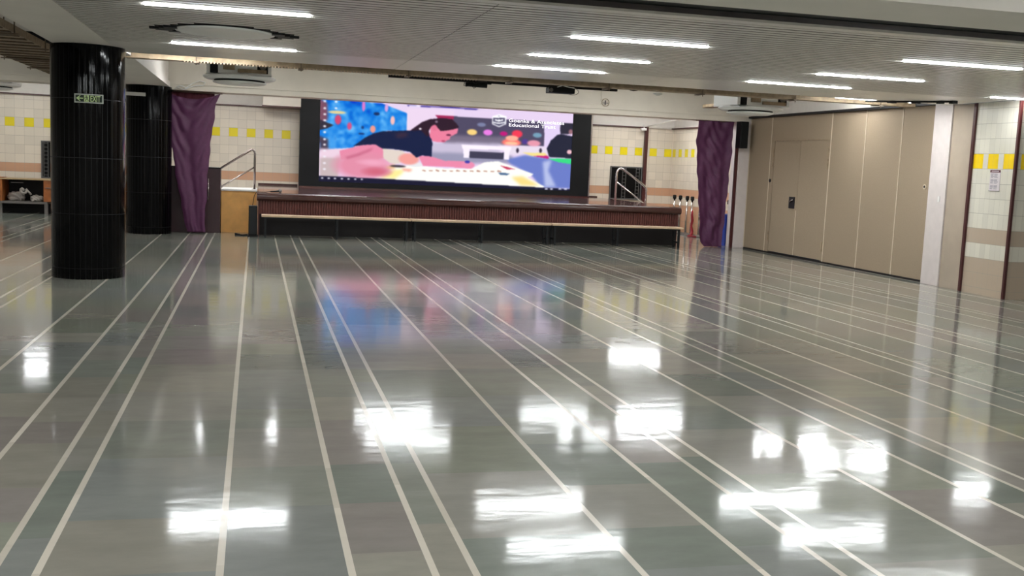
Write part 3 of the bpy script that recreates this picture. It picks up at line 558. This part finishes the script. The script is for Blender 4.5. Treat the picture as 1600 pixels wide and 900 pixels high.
def paint_screen(W=560, H=176):
    uu, vv = np.meshgrid((np.arange(W)+.5)/W, (np.arange(H)+.5)/H)
    img = np.zeros((H, W, 3)) + np.array((220, 200, 230.))
    rng = np.random.RandomState(5)
    def blur(m, n):
        for _ in range(2):
            for ax in (0, 1):
                k = max(1, int(n)); acc = np.zeros_like(m)
                p = np.pad(m, [(k, k) if a == ax else (0, 0) for a in (0, 1)], mode='edge')
                for d in range(2*k+1):
                    acc += p[d:d+m.shape[0], :] if ax == 0 else p[:, d:d+m.shape[1]]
                m = acc/(2*k+1)
        return m
    def inside(pts):
        r = np.zeros(uu.shape, bool); n = len(pts)
        for i in range(n):
            (x0, y0), (x1, y1) = pts[i], pts[(i+1) % n]
            if y0 == y1: continue
            c = ((y0 > vv) != (y1 > vv)) & (uu < (x1-x0)*(vv-y0)/(y1-y0)+x0); r ^= c
        return r.astype(float)
    for op in PIC:
        kind, c, pts = op[0], np.array(op[1], float), op[2]
        if kind == 'e':
            (cx, cy), (rx, ry), b = pts[0], op[3], op[4]
            m = np.clip((1-((uu-cx)/rx)**2-((vv-cy)/ry)**2)*(3/b)+.5, 0, 1)
            img = img*(1-m[..., None]) + c*m[..., None]
        else:
            m = inside(pts); b = op[3]
            if b >= 1 and kind != 'n': m = blur(m, 1 if b == 1 else b) if b > 1 else m
            if kind == 'n':
                n1 = blur(rng.rand(H, W), 3); n1 = (n1-n1.mean())/n1.std()
                n2 = blur(rng.rand(H, W), 8); n2 = (n2-n2.mean())/n2.std()
                f = (n1*.5+n2*.6)[..., None]
                tex = c + f*np.array((34, 24, 10)); dk = np.clip(n2-1.4, 0, 1)[..., None]
                tex = tex*(1-dk) + np.array((25, 70, 160))*dk
                img = img*(1-m[..., None]) + tex*m[..., None]
            else: img = img*(1-m[..., None]) + c*m[..., None]
    img = np.clip(img, 0, 255)/255
    img = np.stack([blur(img[..., i], 1) for i in range(3)], -1)
    return np.where(img <= .04045, img/12.92, ((img+.055)/1.055)**2.4), W, H
SX0, SX1, SZ0, SZ1, SY = 1.452, 7.655, .95, 2.865, 25.40
t = thing('led_screen', (4.57, 25.5, .8), 'wide lit LED screen on the stage showing a child drawing on the floor', 'screen')
g = MB().box(.99, SX0, SY-.02, SY+.2, .83, 2.98).box(SX1, 8.13, SY-.02, SY+.2, .83, 2.98).box(SX0, SX1, SY-.02, SY+.2, .83, SZ0).box(SX0, SX1, SY-.02, SY+.2, SZ1, 2.98).box(SX0, SX1, SY+.02, SY+.2, SZ0, SZ1)
g.build('bezel', 'black', t)
MB().box(8.13, 8.165, SY-.03, SY+.2, .83, 2.98).build('edge_trim', 'chrome', t)
MB().box(.99, 8.165, SY-.02, SY+.2, .80, .83).build('plinth', 'nosing', t)
img, W, H = paint_screen()
xs = np.linspace(SX0, SX1, W+1); zs = np.linspace(SZ0, SZ1, H+1)
vx, vz = np.meshgrid(xs, zs); vert = np.stack([vx.ravel(), np.full(vx.size, SY), vz.ravel()], 1)
ii = (np.arange(H)[:, None]*(W+1)+np.arange(W)[None, :]).ravel()
fc = np.stack([ii, ii+1, ii+W+2, ii+W+1], 1)
me = bpy.data.meshes.new('display'); me.from_pydata(vert.tolist(), [], fc.tolist())
at = me.color_attributes.new('picture', 'FLOAT_COLOR', 'CORNER')
cc = np.concatenate([img.reshape(-1, 3), np.ones((W*H, 1))], 1).astype(np.float32)
at.data.foreach_set('color', np.repeat(cc, 4, axis=0).ravel())
m = bpy.data.materials.new('led_picture'); m.use_nodes = True; nt = m.node_tree; b = nt.nodes['Principled BSDF']
ca = nt.nodes.new('ShaderNodeVertexColor'); ca.layer_name = 'picture'
nt.links.new(ca.outputs['Color'], b.inputs['Emission Color']); b.inputs['Emission Strength'].default_value = SCREEN
b.inputs['Base Color'].default_value = (.002, .002, .002, 1); b.inputs['Roughness'].default_value = .6; b.inputs['Specular IOR Level'].default_value = .1
me.materials.append(m)
o = bpy.data.objects.new('display', me); C.objects.link(o); o.parent = t; o.matrix_parent_inverse = Matrix.Translation(t.location).inverted()
o['label'] = 'lit picture of a child in a navy shirt drawing on paper'
def sxz(u, v): return SX0+(SX1-SX0)*u, SZ0+(SZ1-SZ0)*v
for body, u0, u1, v0, hh in (('Goenka & Associates', .7357, .963, .850, .115), ('Educational Trust', .7362, .928, .795, .115)):
    x, z = sxz(u0, v0); wdt = (SX1-SX0)*(u1-u0)
    tm = text_mesh('screen_lettering', body, hh, 'text', o, Matrix.Translation((x, SY-.006, z)) @ FACE_CAM, sx=1.0, bold=.0)
    xs_ = [q.co.x for q in tm.data.vertices]; k = wdt/(max(xs_)-min(xs_)); x0_ = min(xs_)
    for q in tm.data.vertices: q.co.x = x + (q.co.x-x0_)*k

# ------------------------------------------------------------------ stage
STZ = .80
t = thing('stage', (4.3, 20.5, 0), 'low wooden stage with fluted brown front and glossy top', 'stage')
MB().box(.06, 8.58, 20.52, 25.96, STZ-.03, STZ).build('stage_floor', 'stage', t)
prof = [(20.56, STZ-.03), (20.56, STZ), (20.50, STZ), (20.455, STZ-.02), (20.43, STZ-.06), (20.43, STZ-.11), (20.455, STZ-.145), (20.50, STZ-.155), (20.56, STZ-.155)]
g = MB().prism(prof, 0, .03, 8.61)
g.build('nosing', 'nosing', t, bevel=.008)
g = MB(); x = .08
while x < 8.55:
    g.prism([(x, 20.53), (x, 20.505), (x+.012, 20.495), (x+.03, 20.495), (x+.042, 20.505), (x+.042, 20.53)], 2, .40, STZ-.15); x += .05
g.box(.08, 8.56, 20.52, 20.56, .40, STZ-.15)
g.build('fluted_front', 'stagefront', t)
MB().box(.08, 8.56, 20.54, 20.60, .0, .40).build('lower_front', 'stagebase', t)
MB().box(.06, .10, 20.56, 25.96, 0, STZ-.03).build('side_panel', 'stagefront', t)
MB().box(8.54, 8.58, 20.56, 25.96, 0, STZ-.03).build('side_panel', 'stagefront', t)
struct('baseboard_1', MB().box(.06, .98, 25.97, 25.998, STZ, STZ+.045), 'nosing', 'dark skirting at the back of the stage left of the screen', 'skirting')
struct('baseboard_2', MB().box(8.17, 8.58, 25.97, 25.998, STZ, STZ+.03), 'nosing', 'dark skirting at the back of the stage right of the screen', 'skirting')
# microphone on the stage
t = thing('microphone', (.4, 20.8, STZ), 'black microphone lying on the left end of the stage', 'microphone')
MB().tube([(.28, 20.75, STZ+.02), (.36, 20.8, STZ+.023), (.43, 20.85, STZ+.03)], [.013, .016, .02], 12).build('microphone_handle', 'black', t)
MB().tube([(.43, 20.85, STZ+.032), (.45, 20.863, STZ+.034), (.475, 20.88, STZ+.034), (.49, 20.89, STZ+.034)], [.02, .034, .034, .018], 14).build('microphone_head', 'grey', t)
MB().tube([(.28, 20.75, STZ+.02), (.2, 20.7, STZ+.008), (.1, 20.62, STZ+.008), (.02, 20.5, STZ+.012), (-.02, 20.42, STZ-.06), (-.05, 20.4, .55)], .006, 6).build('cable', 'black', t)

# ------------------------------------------------------------------ benches
def bench(x0, x1, label):
    t = thing('long_bench', ((x0+x1)/2, 19.95, 0), label, 'bench', 'long benches in front of the stage')
    MB().box(x0, x1, 19.75, 20.12, .385, .42).build('bench_top', 'bench', t, bevel=.004)
    MB().box(x0+.05, x1-.05, 19.80, 19.83, .355, .384).box(x0+.05, x1-.05, 20.05, 20.08, .355, .384).build('top_rail', 'steelblack', t)
    for xx in (x0+.07, (x0+x1)/2, x1-.07):
        g = MB().box(xx-.02, xx+.02, 19.79, 19.83, 0, .384).box(xx-.02, xx+.02, 20.05, 20.09, 0, .384).box(xx-.015, xx+.015, 19.83, 20.05, .10, .13)
        g.build('leg', 'steelblack', t, bevel=.003)
    return t
bench(.115, 2.862, 'pale topped long bench with black legs, left one before the stage')
bench(2.882, 5.622, 'pale topped long bench with black legs, middle one before the stage')
bench(5.640, 8.385, 'pale topped long bench with black legs, right one before the stage')

# ------------------------------------------------------------------ curtains
def interp(tab, z):
    for (z0, a0, b0), (z1, a1, b1) in zip(tab, tab[1:]):
        if z0 >= z >= z1:
            f = (z0-z)/(z0-z1); return a0+(a1-a0)*f, b0+(b1-b0)*f
    return tab[-1][1:] if z < tab[-1][0] else tab[0][1:]
def curtain(tab, y0, folds, amp, seed, swag=0):
    rnd = random.Random(seed); NU, NV = 110, 120
    ph = [rnd.uniform(0, 6.28) for _ in range(8)]
    z_top, z_bot = tab[0][0], tab[-1][0]
    g = MB(); idx = []
    for j in range(NV+1):
        fz = j/NV; z = z_top+(z_bot-z_top)*fz
        a, b = interp(tab, z)
        wv = .012*math.sin(z*9+ph[0]) + .008*math.sin(z*21+ph[1])
        for i in range(NU+1):
            u = i/NU
            x = a+(b-a)*u + wv*(1-abs(2*u-1)*.3)
            tight = .35+.65*min(1, fz*2)
            yv = amp*tight*math.sin(folds*2*PI*u+ph[2]+1.3*math.sin(3*fz+ph[3])) + amp*.3*math.sin(folds*4.6*PI*u+ph[4]+fz*4+2*math.sin(fz*5))
            yv += amp*.35*math.sin(fz*14+ph[5]+u*5)*math.sin(PI*u)
            if swag:
                # cloth bellies forward and sags between its two top corners
                yv -= swag*math.sin(PI*u)**1.5*max(0, 1-abs(fz-.18)/.35)
                s_ = math.sin(u*PI)
                yv += .028*math.sin((fz*5.2 - s_*1.7)*2*PI*1.1)*max(0, 1-fz/.75)*s_
                zz = z - (.14*s_**.8)*max(0, 1-fz*5)
            else:
                yv += .02*math.sin((fz*3.3+u*1.6)*2*PI+ph[6])*math.sin(PI*u) + .012*math.sin((fz*9-u*3.1)*2*PI+ph[7]+2*math.sin(u*7))*math.sin(PI*u)*(1-.4*fz)
                zz = z
            g.v.append((x, y0+yv, zz))
    for j in range(NV):
        for i in range(NU):
            p = j*(NU+1)+i; g.f.append((p, p+1, p+NU+2, p+NU+1)); g.mi.append(0); g.sm.append(True)
    return g
tL = [(2.615, -1.64, -.63), (2.42, -1.61, -.73), (1.94, -1.56, -.79), (1.3, -1.46, -.855), (.85, -1.39, -.88), (.4, -1.30, -.905), (.03, -1.235, -.915)]
g = curtain(tL, 20.44, 1.6, .02, 4, swag=.06)
t = thing('stage_curtain', (-1.15, 20.45, 0), 'purple cloth curtain narrowing to the floor beside the dark cabinet', 'curtain')
o = g.build('curtain_cloth', 'curtain', t, fixn=False); s = o.modifiers.new('solid', 'SOLIDIFY'); s.thickness = .006
g = MB(); n = 40
for i in range(n+1):
    u = i/n; g.v += [(-1.6+.84*u, 20.53+.012*math.sin(u*40), 2.618), (-1.6+.84*u, 20.53+.012*math.sin(u*40+.6), 2.33-.06*math.sin(u*PI))]
for i in range(n): g.f.append((2*i, 2*i+2, 2*i+3, 2*i+1)); g.mi.append(0); g.sm.append(True)
o = g.build('dark_red_lining', 'curtainred', t, fixn=False); s = o.modifiers.new('solid', 'SOLIDIFY'); s.thickness = .006
MB().tube([(-1.68, 20.50, 2.60), (-.62, 20.50, 2.60)], .01, 8).build('curtain_rod', 'rod', t)
tR = [(2.61, 8.84, 9.63), (2.45, 8.86, 9.64), (2.2, 8.82, 9.63), (1.9, 8.85, 9.63), (1.14, 8.93, 9.60), (.6, 8.99, 9.575), (.25, 9.02, 9.55), (.10, 9.06, 9.545), (.005, 9.14, 9.54)]
g = curtain(tR, 20.42, 1.7, .022, 11)
t = thing('stage_curtain', (9.25, 20.42, 0), 'purple cloth curtain hanging between the stage and the partition', 'curtain')
o = g.build('curtain_cloth', 'curtain', t, fixn=False); s = o.modifiers.new('solid', 'SOLIDIFY'); s.thickness = .006
MB().tube([(8.8, 20.44, 2.605), (9.66, 20.44, 2.605)], .01, 8).build('curtain_rod', 'rod', t)

# wires on the beam above the left curtain
pts = [(-1.45, 20.29, 2.63), (-1.36, 20.285, 2.70), (-1.25, 20.285, 2.66), (-1.15, 20.285, 2.74), (-1.02, 20.285, 2.80), (-.92, 20.285, 2.78), (-.95, 20.285, 2.72), (-1.08, 20.285, 2.71), (-1.3, 20.285, 2.63), (-1.42, 20.285, 2.67)]
tag(MB().tube(pts, .009, 6).build('loose_cable', 'whitemetal'), 'tangled pale cable on the beam above the left curtain', 'cable')

# ------------------------------------------------------------------ left of the stage
t = thing('dark_cabinet', (-1.1, 21.0, 0), 'dark maroon cabinet standing behind the left curtain', 'cabinet')
MB().box(-1.62, -.645, 20.74, 21.25, .0, 1.215).build('cabinet_body', 'cabinet', t, bevel=.004)
MB().box(-1.63, -.635, 20.72, 21.26, 1.215, 1.235).build('cabinet_top', 'stagebase', t)
MB().tube([(-.865, 20.74, 1.02), (-.865, 20.69, 1.02), (-.865, 20.69, .62), (-.865, 20.74, .62)], .012, 8).build('handle', 'chrome', t)
t = thing('stair_block', (-.3, 21.3, 0), 'plywood sided stair landing with white top left of the stage', 'stairs')
MB().box(-.635, .02, 20.98, 22.2, 0, .80).build('plywood_side', 'ply', t)
MB().box(-.64, .035, 20.95, 22.2, .80, .835).build('white_top', 'white', t, bevel=.004)
g = MB()
for k in range(4): g.box(-.635-.28*(k+1), -.635-.28*k, 21.3, 22.2, 0, .64-.16*k)
g.build('steps', 'white', t)
t = thing('stair_handrail', (-.35, 21.3, .83), 'steel stair handrail with one post on the stair landing left of the stage', 'handrail')
top = [(-.02, 21.25, .835), (-.02, 21.25, 1.53), (-.03, 21.25, 1.58), (-.075, 21.25, 1.60), (-.13, 21.25, 1.575), (-.7, 21.25, 1.19), (-1.4, 21.3, .72), (-1.6, 21.3, .58)]
MB().tube(top, .022, 12).build('top_rail', 'handrail', t)
MB().tube([(-.02, 21.25, 1.27), (-.7, 21.25, .83), (-1.3, 21.3, .45)], .014, 10).build('mid_rail', 'handrail', t)
MB().lathe([(.001, .835), (.055, .835), (.055, .845), (.03, .85)], -.02, 21.25, 16).build('base_flange', 'handrail', t)
t = thing('floor_speaker', (-.02, 20.1, 0), 'tall narrow black speaker box standing beside the left end of the stage', 'speaker')
MB().box(-.115, .04, 19.95, 20.25, .03, .57).build('speaker_cabinet', 'black', t, bevel=.008)
MB().box(-.10, .025, 19.94, 19.952, .06, .54).build('front_grille', 'steelblack', t)
MB().box(-.13, .055, 19.93, 20.27, 0, .03).build('base', 'stagebase', t)
pts = [(-.36, 20.55, .012), (-.28, 20.4, .012), (-.35, 20.25, .012), (-.2, 20.2, .012), (-.12, 20.35, .012), (-.02, 20.33, .012), (.04, 20.4, .012)]
tag(MB().tube(pts, .014, 6).build('floor_cable', 'black'), 'black cable lying on the floor by the plywood stair side', 'cable')

# ------------------------------------------------------------------ right of the stage
t = thing('stair_handrail', (8.5, 23.6, .8), 'chrome looped handrail at the right end of the stage', 'handrail')
pts = [(8.28, 23.7, STZ), (8.28, 23.7, 1.42)]
pts += [(8.28+.10-.10*math.cos(a), 23.7, 1.42+.14*math.sin(a)) for a in (.4, .8, 1.2, 1.57)]
pts += [(8.46, 23.7, 1.53), (8.97, 23.7, 1.19), (9.03, 23.7, 1.13), (9.05, 23.7, 1.06), (9.05, 23.7, .30)]
MB().tube(pts, .026, 12).build('top_rail', 'chrome', t)
MB().tube([(8.29, 23.7, 1.24), (8.95, 23.7, .80), (9.05, 23.7, .74)], .018, 10).build('mid_rail', 'chrome', t)
t = thing('stage_steps', (8.95, 23.8, 0), 'steps down from the right side of the stage', 'stairs')
g = MB()
for k in range(4): g.box(8.59+.3*k, 8.59+.3*(k+1), 23.6, 24.6, 0, .64-.16*k)
g.build('steps', 'white', t)

def stanchion(x, y, label, first=None):
    t = thing('queue_stanchion', (x, y, 0), label, 'stanchion', 'queue stanchions by the tiled side wall')
    MB().lathe([(.16, 0), (.16, .012), (.12, .03), (.05, .05), (.032, .06)], x, y, 24).build('base', 'grey', t)
    MB().lathe([(.026, .05), (.026, .86)], x, y, 16).build('post', 'chrome', t)
    MB().lathe([(.042, .86), (.045, .88), (.045, .945), (.03, .96)], x, y, 16).build('belt_head', 'black', t)
    return t
sts = [(10.36, 25.1), (10.36, 24.72), (10.38, 24.33), (10.34, 23.93), (10.36, 23.5)]
lbs = ['leftmost chrome stanchion of the row, right behind the stage corner', 'second chrome stanchion of the row from the stage',
       'third chrome stanchion of the row, just left of the red belt', 'chrome stanchion with the red belt hanging beside it', 'last chrome stanchion of the row, touching the edge of the right curtain']
for (x, y), l in zip(sts, lbs): stanchion(x, y, l)
stanchion(10.36, 21.9, 'chrome stanchion standing behind the blue bin')
pts = [(10.33, 23.86, .62), (10.32, 23.84, .5), (10.34, 23.85, .38), (10.31, 23.83, .25), (10.34, 23.84, .12), (10.28, 23.72, .05), (10.2, 23.6, .02), (10.1, 23.5, .02), (10.22, 23.3, .02)]
tag(MB().tube(pts, [.02, .03, .035, .03, .04, .04, .03, .025, .02], 8).build('red_belt', 'red'), 'crumpled red belt hanging down among the stanchions', 'belt')
t = thing('waste_bin', (10.02, 21.05, 0), 'tall blue plastic bin between the right curtain and the white post', 'bin')
x, y = 9.98, 21.0
g = MB()
def rrect(x, y, a, b_): return [(x-a, y-b_), (x+a, y-b_), (x+a, y+b_), (x-a, y+b_)]
for (z0, a0), (z1, a1) in (((0, .17), (.66, .21)),):
    lo = [(p[0], p[1], z0) for p in rrect(x, y, a0, a0)]; hi = [(p[0], p[1], z1) for p in rrect(x, y, a1, a1)]
    for k in range(4): g.face([lo[k], lo[(k+1) % 4], hi[(k+1) % 4], hi[k]])
    g.face(lo[::-1]); g.face(hi)
g.build('bin_body', 'blue', t, bevel=.02)
MB().box(x-.225, x+.225, y-.225, y+.225, .64, .675).build('bin_rim', 'blue', t, bevel=.01)
# speaker on the post
t = thing('wall_speaker', (9.68, 20.2, 2.3), 'black speaker hung high on the far white post beside the right curtain', 'speaker')
MB().box(9.60, 9.775, 19.98, 20.2, 2.07, 2.61).build('speaker_cabinet', 'black', t, bevel=.01)
MB().box(9.615, 9.76, 19.97, 19.982, 2.09, 2.59).build('front_grille', 'steelblack', t)
MB().box(9.78, 9.80, 20.1, 20.244, 2.10, 2.20).box(9.78, 9.80, 20.1, 20.244, 2.48, 2.58).box(9.775, 9.785, 20.1, 20.15, 2.1, 2.58).build('bracket', 'black', t)
t = thing('security_camera', (9.7, 25.8, 2.6), 'small white security camera in the back corner right of the screen', 'camera')
MB().box(9.60, 9.74, 25.72, 25.82, 2.56, 2.62).build('camera_body', 'white', t, bevel=.01)
MB().tube([(9.70, 25.8, 2.62), (9.72, 25.9, 2.66), (9.73, 25.95, 2.70)], .014, 8).build('camera_arm', 'white', t)
tag(MB().tube([(9.8, 25.85, 2.67), (10.1, 25.5, 2.78), (10.3, 24.8, 2.86), (10.4, 23.0, 2.9), (10.42, 21.2, 2.9)], .02, 8).build('ceiling_conduit', 'wall_paint'), 'pale conduit crossing the corner above the tiles right of the screen', 'conduit')

# ------------------------------------------------------------------ grille windows
def grille_window(n, x0, x1, z0, z1, bars, label):
    t = struct('window_%d' % n, MB().box(x0, x1, 25.985, 25.998, z0, z1), 'glassdark', label, 'window')
    g = MB().box(x0-.03, x0, 25.95, 25.998, z0-.03, z1+.03).box(x1, x1+.03, 25.95, 25.998, z0-.03, z1+.03).box(x0, x1, 25.95, 25.998, z1, z1+.03).box(x0, x1, 25.95, 25.998, z0-.03, z0)
    g.build('window_frame', 'grille', t)
    for bx in bars:
        g = MB().box(bx, bx+.012, 25.96, 25.975, z0, z1).box(bx+.09, bx+.102, 25.96, 25.975, z0, z1)
        k = z0+.04
        while k < z1: g.box(bx+.012, bx+.09, 25.962, 25.973, k, k+.012); k += .09
        g.build('ladder_grille', 'grille', t)
grille_window(1, 8.93, 9.74, .80, 1.59, (9.23, 9.60), 'dark grille window right of the stage screen')
grille_window(2, -4.72, -3.9, .80, 1.59, (-4.70, -4.2), 'dark grille window above the wooden desk on the left')

# ------------------------------------------------------------------ folding partition
ys = [20.235, 19.31, 17.06, 15.97, 14.94, 13.985]
PX = 9.95
names = ['narrow tan partition panel farthest back beside the white post', 'wide tan partition panel with the double pass door',
         'plain tan partition panel next to the double door', 'plain tan partition panel, second from the near end', 'nearest tan partition panel with a small round lock']
for k in range(5):
    a, b = ys[k+1]+.004, ys[k]-.004
    t = thing('partition_panel', (PX+.05, (a+b)/2, 0), names[k], 'partition panel', 'panels of the folding partition')
    g = MB()
    if k == 1:
        d0, d1, dz = 17.13, 19.14, 2.215
        g.box(PX, PX+.1, a, d0-.006, .035, 2.688).box(PX, PX+.1, d1+.006, b, .035, 2.688).box(PX, PX+.1, d0-.006, d1+.006, dz+.008, 2.688)
        g.build('panel_face', 'fabric', t)
        MB().box(PX-.004, PX+.002, d0-.02, d1+.02, dz, dz+.014).build('door_head_trim', 'tray', t)
        dm = 18.13
        lf = MB().box(PX+.004, PX+.09, d0, dm-.005, .05, dz).build('door_leaf', 'fabric', t, bevel=.004)
        lf2 = MB().box(PX+.004, PX+.09, dm+.005, d1, .05, dz).build('door_leaf', 'fabric', t, bevel=.004)
        MB().box(PX+.02, PX+.08, dm-.004, dm+.004, .05, dz).build('door_gap', 'stagebase', t)
        MB().box(PX-.004, PX+.004, dm-.008, dm+.008, .05, .9).build('door_edge_strip', 'seam', t)
        hp = MB().box(PX-.004, PX+.005, 18.20, 18.42, .93, 1.15).build('recessed_handle', 'steelblack', lf2)
        hp.matrix_parent_inverse = Matrix.Identity(4)
        hh = MB().tube([(PX-.012, 18.24, 1.10), (PX-.03, 18.30, 1.08), (PX-.012, 18.36, 1.05)], .012, 8).build('door_lever', 'chrome', lf2)
        for (yy, zz) in ((19.17, 2.0), (19.17, 1.78), (17.10, 2.0), (17.10, 1.78), (19.17, .35), (17.10, .3)):
            MB().box(PX-.012, PX+.002, yy-.018, yy+.018, zz-.09, zz+.09).build('hinge', 'tray', lf2 if yy > 18 else lf)
        MB().tube([(PX-.012, 19.24, 1.44), (PX+.003, 19.24, 1.44)], .035, 16).build('lock', 'steelblack', t)
    else:
        g.box(PX, PX+.1, a, b, .035, 2.688); g.build('panel_face', 'fabric', t)
    MB().box(PX-.008, PX+.002, b-.018, b, .035, 2.688).build('edge_strip', 'seam', t)
    MB().box(PX-.002, PX+.10, a, b, 0, .035).build('bottom_seal', 'stagebase', t)
    if k == 4:
        MB().tube([(PX-.012, 14.22, 1.46), (PX+.003, 14.22, 1.46)], .038, 18).build('round_lock', 'seam', t)
        MB().tube([(PX-.015, 14.22, 1.46), (PX-.011, 14.22, 1.46)], .02, 14).build('lock_core', 'steelblack', t)

# loose black bracket at the edge of the slats near the partition
t = thing('ceiling_bracket', (9.0, 13.7, 2.66), 'black broken bracket under the ceiling edge above the partition', 'bracket')
g = MB().tube([(8.45, 13.64, 2.645), (8.8, 13.45, 2.645), (9.2, 13.1, 2.648), (9.35, 12.9, 2.65)], .012, 8)
g.box(8.7, 8.8, 13.4, 13.48, 2.62, 2.645).box(8.95, 9.05, 13.2, 13.28, 2.62, 2.645).box(9.2, 9.26, 12.96, 13.06, 2.62, 2.658).box(9.3, 9.38, 12.84, 12.92, 2.62, 2.658)
g.build('bracket_bar', 'black', t)

# poster on the pier
t = thing('notice_poster', (9.82, 12.5, 1.6), 'small printed notice with a maroon header on the tiled pier', 'poster')
MB().box(9.822, 9.829, 12.40, 12.605, 1.45, 1.735).build('poster_sheet', 'paper', t)
MB().box(9.820, 9.8225, 12.40, 12.605, 1.700, 1.735).build('header_band', 'posterhead', t)
MB().box(9.8185, 9.8203, 12.43, 12.575, 1.713, 1.722).build('header_text', 'paper', t)
g = MB()
for k in range(14):
    z = 1.68-k*.0155; r_ = random.Random(k)
    if k % 5 == 4: continue
    a = 12.585; b = 12.585-.04-r_.random()*.03
    g.box(9.8205, 9.8223, b, a, z-.003, z+.003)
    g.box(9.8205, 9.8223, 12.43+r_.random()*.03, 12.515, z-.003, z+.003)
g.build('printed_lines', 'ink', t)
MB().box(9.819, 9.829, 12.395, 12.61, 1.444, 1.452).build('bottom_clip', 'grey', t)
tag(MB().box(9.845, 9.852, 13.68, 13.72, 1.25, 1.33).build('wall_switch', 'white'), 'small pale switch plate on the near white post', 'switch').location.x = -.013

# ------------------------------------------------------------------ desk on the left
t = thing('wooden_desk', (-5.0, 25.3, 0), 'brown wooden desk with an open shelf under the left grille window', 'desk')
y0, y1 = 25.0, 25.7
MB().box(-6.6, -3.7, y0-.02, y1, .745, .775).build('desk_top', 'desktop', t, bevel=.004)
MB().box(-5.46, -5.37, y0, y1, .27, .745).build('side_board', 'deskwood', t)
MB().box(-6.55, -5.47, y0, y1, .27, .745).build('drawer_unit', 'deskwood', t)
MB().box(-5.37, -4.53, y1-.03, y1, .27, .745).build('back_board', 'stagebase', t)
MB().box(-6.6, -4.45, y0-.01, y1, .225, .27).build('bottom_shelf', 'grey', t)
MB().box(-4.53, -3.72, y0, y1, .28, .745).build('cupboard', 'deskwood', t)
MB().box(-4.49, -4.05, y0-.02, y0, .575, .59).build('drawer_pull', 'grey', t)
MB().box(-5.2, -4.95, y0+.03, y0+.05, .675, .685).build('shelf_bracket', 'grey', t)
for xx in (-6.5, -5.45, -4.52, -3.8):
    MB().box(xx, xx+.07, y0+.02, y0+.09, 0, .225).build('leg', 'grey', t)
MB().box(-6.6, -3.7, y1-.06, y1-.02, 0, .225).build('rear_plinth', 'stagebase', t)
tag(MB().box(-5.9, -5.33, 24.98, 25.25, .775, .79).build('flat_board', 'deskwood'), 'thin brown board lying on the left end of the desk', 'board')
def lump(name, c, s, seed, label, cat='bag'):
    me = bpy.data.meshes.new(name); bm = bmesh.new(); bmesh.ops.create_icosphere(bm, subdivisions=4, radius=1)
    rnd = random.Random(seed); ph = [Vector((rnd.uniform(2, 7), rnd.uniform(2, 7), rnd.uniform(2, 7))) for _ in range(6)]
    for v in bm.verts:
        d = 1 + sum(.07*math.sin(p.dot(v.co)*1.6+i) for i, p in enumerate(ph)) + .05*abs(math.sin(v.co.x*11+v.co.y*9))
        v.co = Vector((v.co.x*d*s[0], v.co.y*d*s[1], max(-.75, v.co.z*d)*s[2]))
        v.co += Vector(c)
    zmin = min(v.co.z for v in bm.verts)
    for v in bm.verts: v.co.z += .271-zmin
    for f in bm.faces: f.smooth = True
    bm.to_mesh(me); bm.free(); me.materials.append(M['bag'])
    o = bpy.data.objects.new(name, me); C.objects.link(o); return tag(o, label, cat)
lump('plastic_bag', (-5.14, 25.3, .38), (.17, .15, .11), 3, 'large grey crumpled bag on the desk shelf, left one')
lump('plastic_bag', (-4.70, 25.2, .34), (.13, .12, .08), 9, 'smaller pale crumpled bag on the desk shelf, right one')
tag(MB().tube([(-5.0+.045*math.cos(a)+.02*k*.4, 25.10, .50+.05*math.sin(a)) for k, a in enumerate([0, .8, 1.6, 2.4, 3.2, 4.0, 4.8, 5.6, 6.4, 7.0, 7.6])] + [(-4.80, 25.10, .42)], [.03, .026, .032, .028, .03, .026, .03, .028, .026, .024, .022, .02], 8).build('knotted_cloth', 'bag'), 'knotted white cloth between the two bags on the desk shelf', 'cloth')

# pale trunking on the second column
tag(MB().box(-2.62, -1.92, 19.93, 19.965, 2.455, 2.515).build('wall_trunking', 'white'), 'pale horizontal trunking across the second black column', 'trunking')
t = thing('wall_monitor', (-2.8, 25.9, 1.4), 'narrow lit edge of a black wall monitor seen between the two columns', 'monitor')
MB().box(-2.95, -2.55, 25.93, 25.99, 1.0, 2.45).build('monitor_frame', 'black', t)
MB().box(-2.93, -2.57, 25.925, 25.935, 1.75, 2.3).build('monitor_panel', 'white', t)
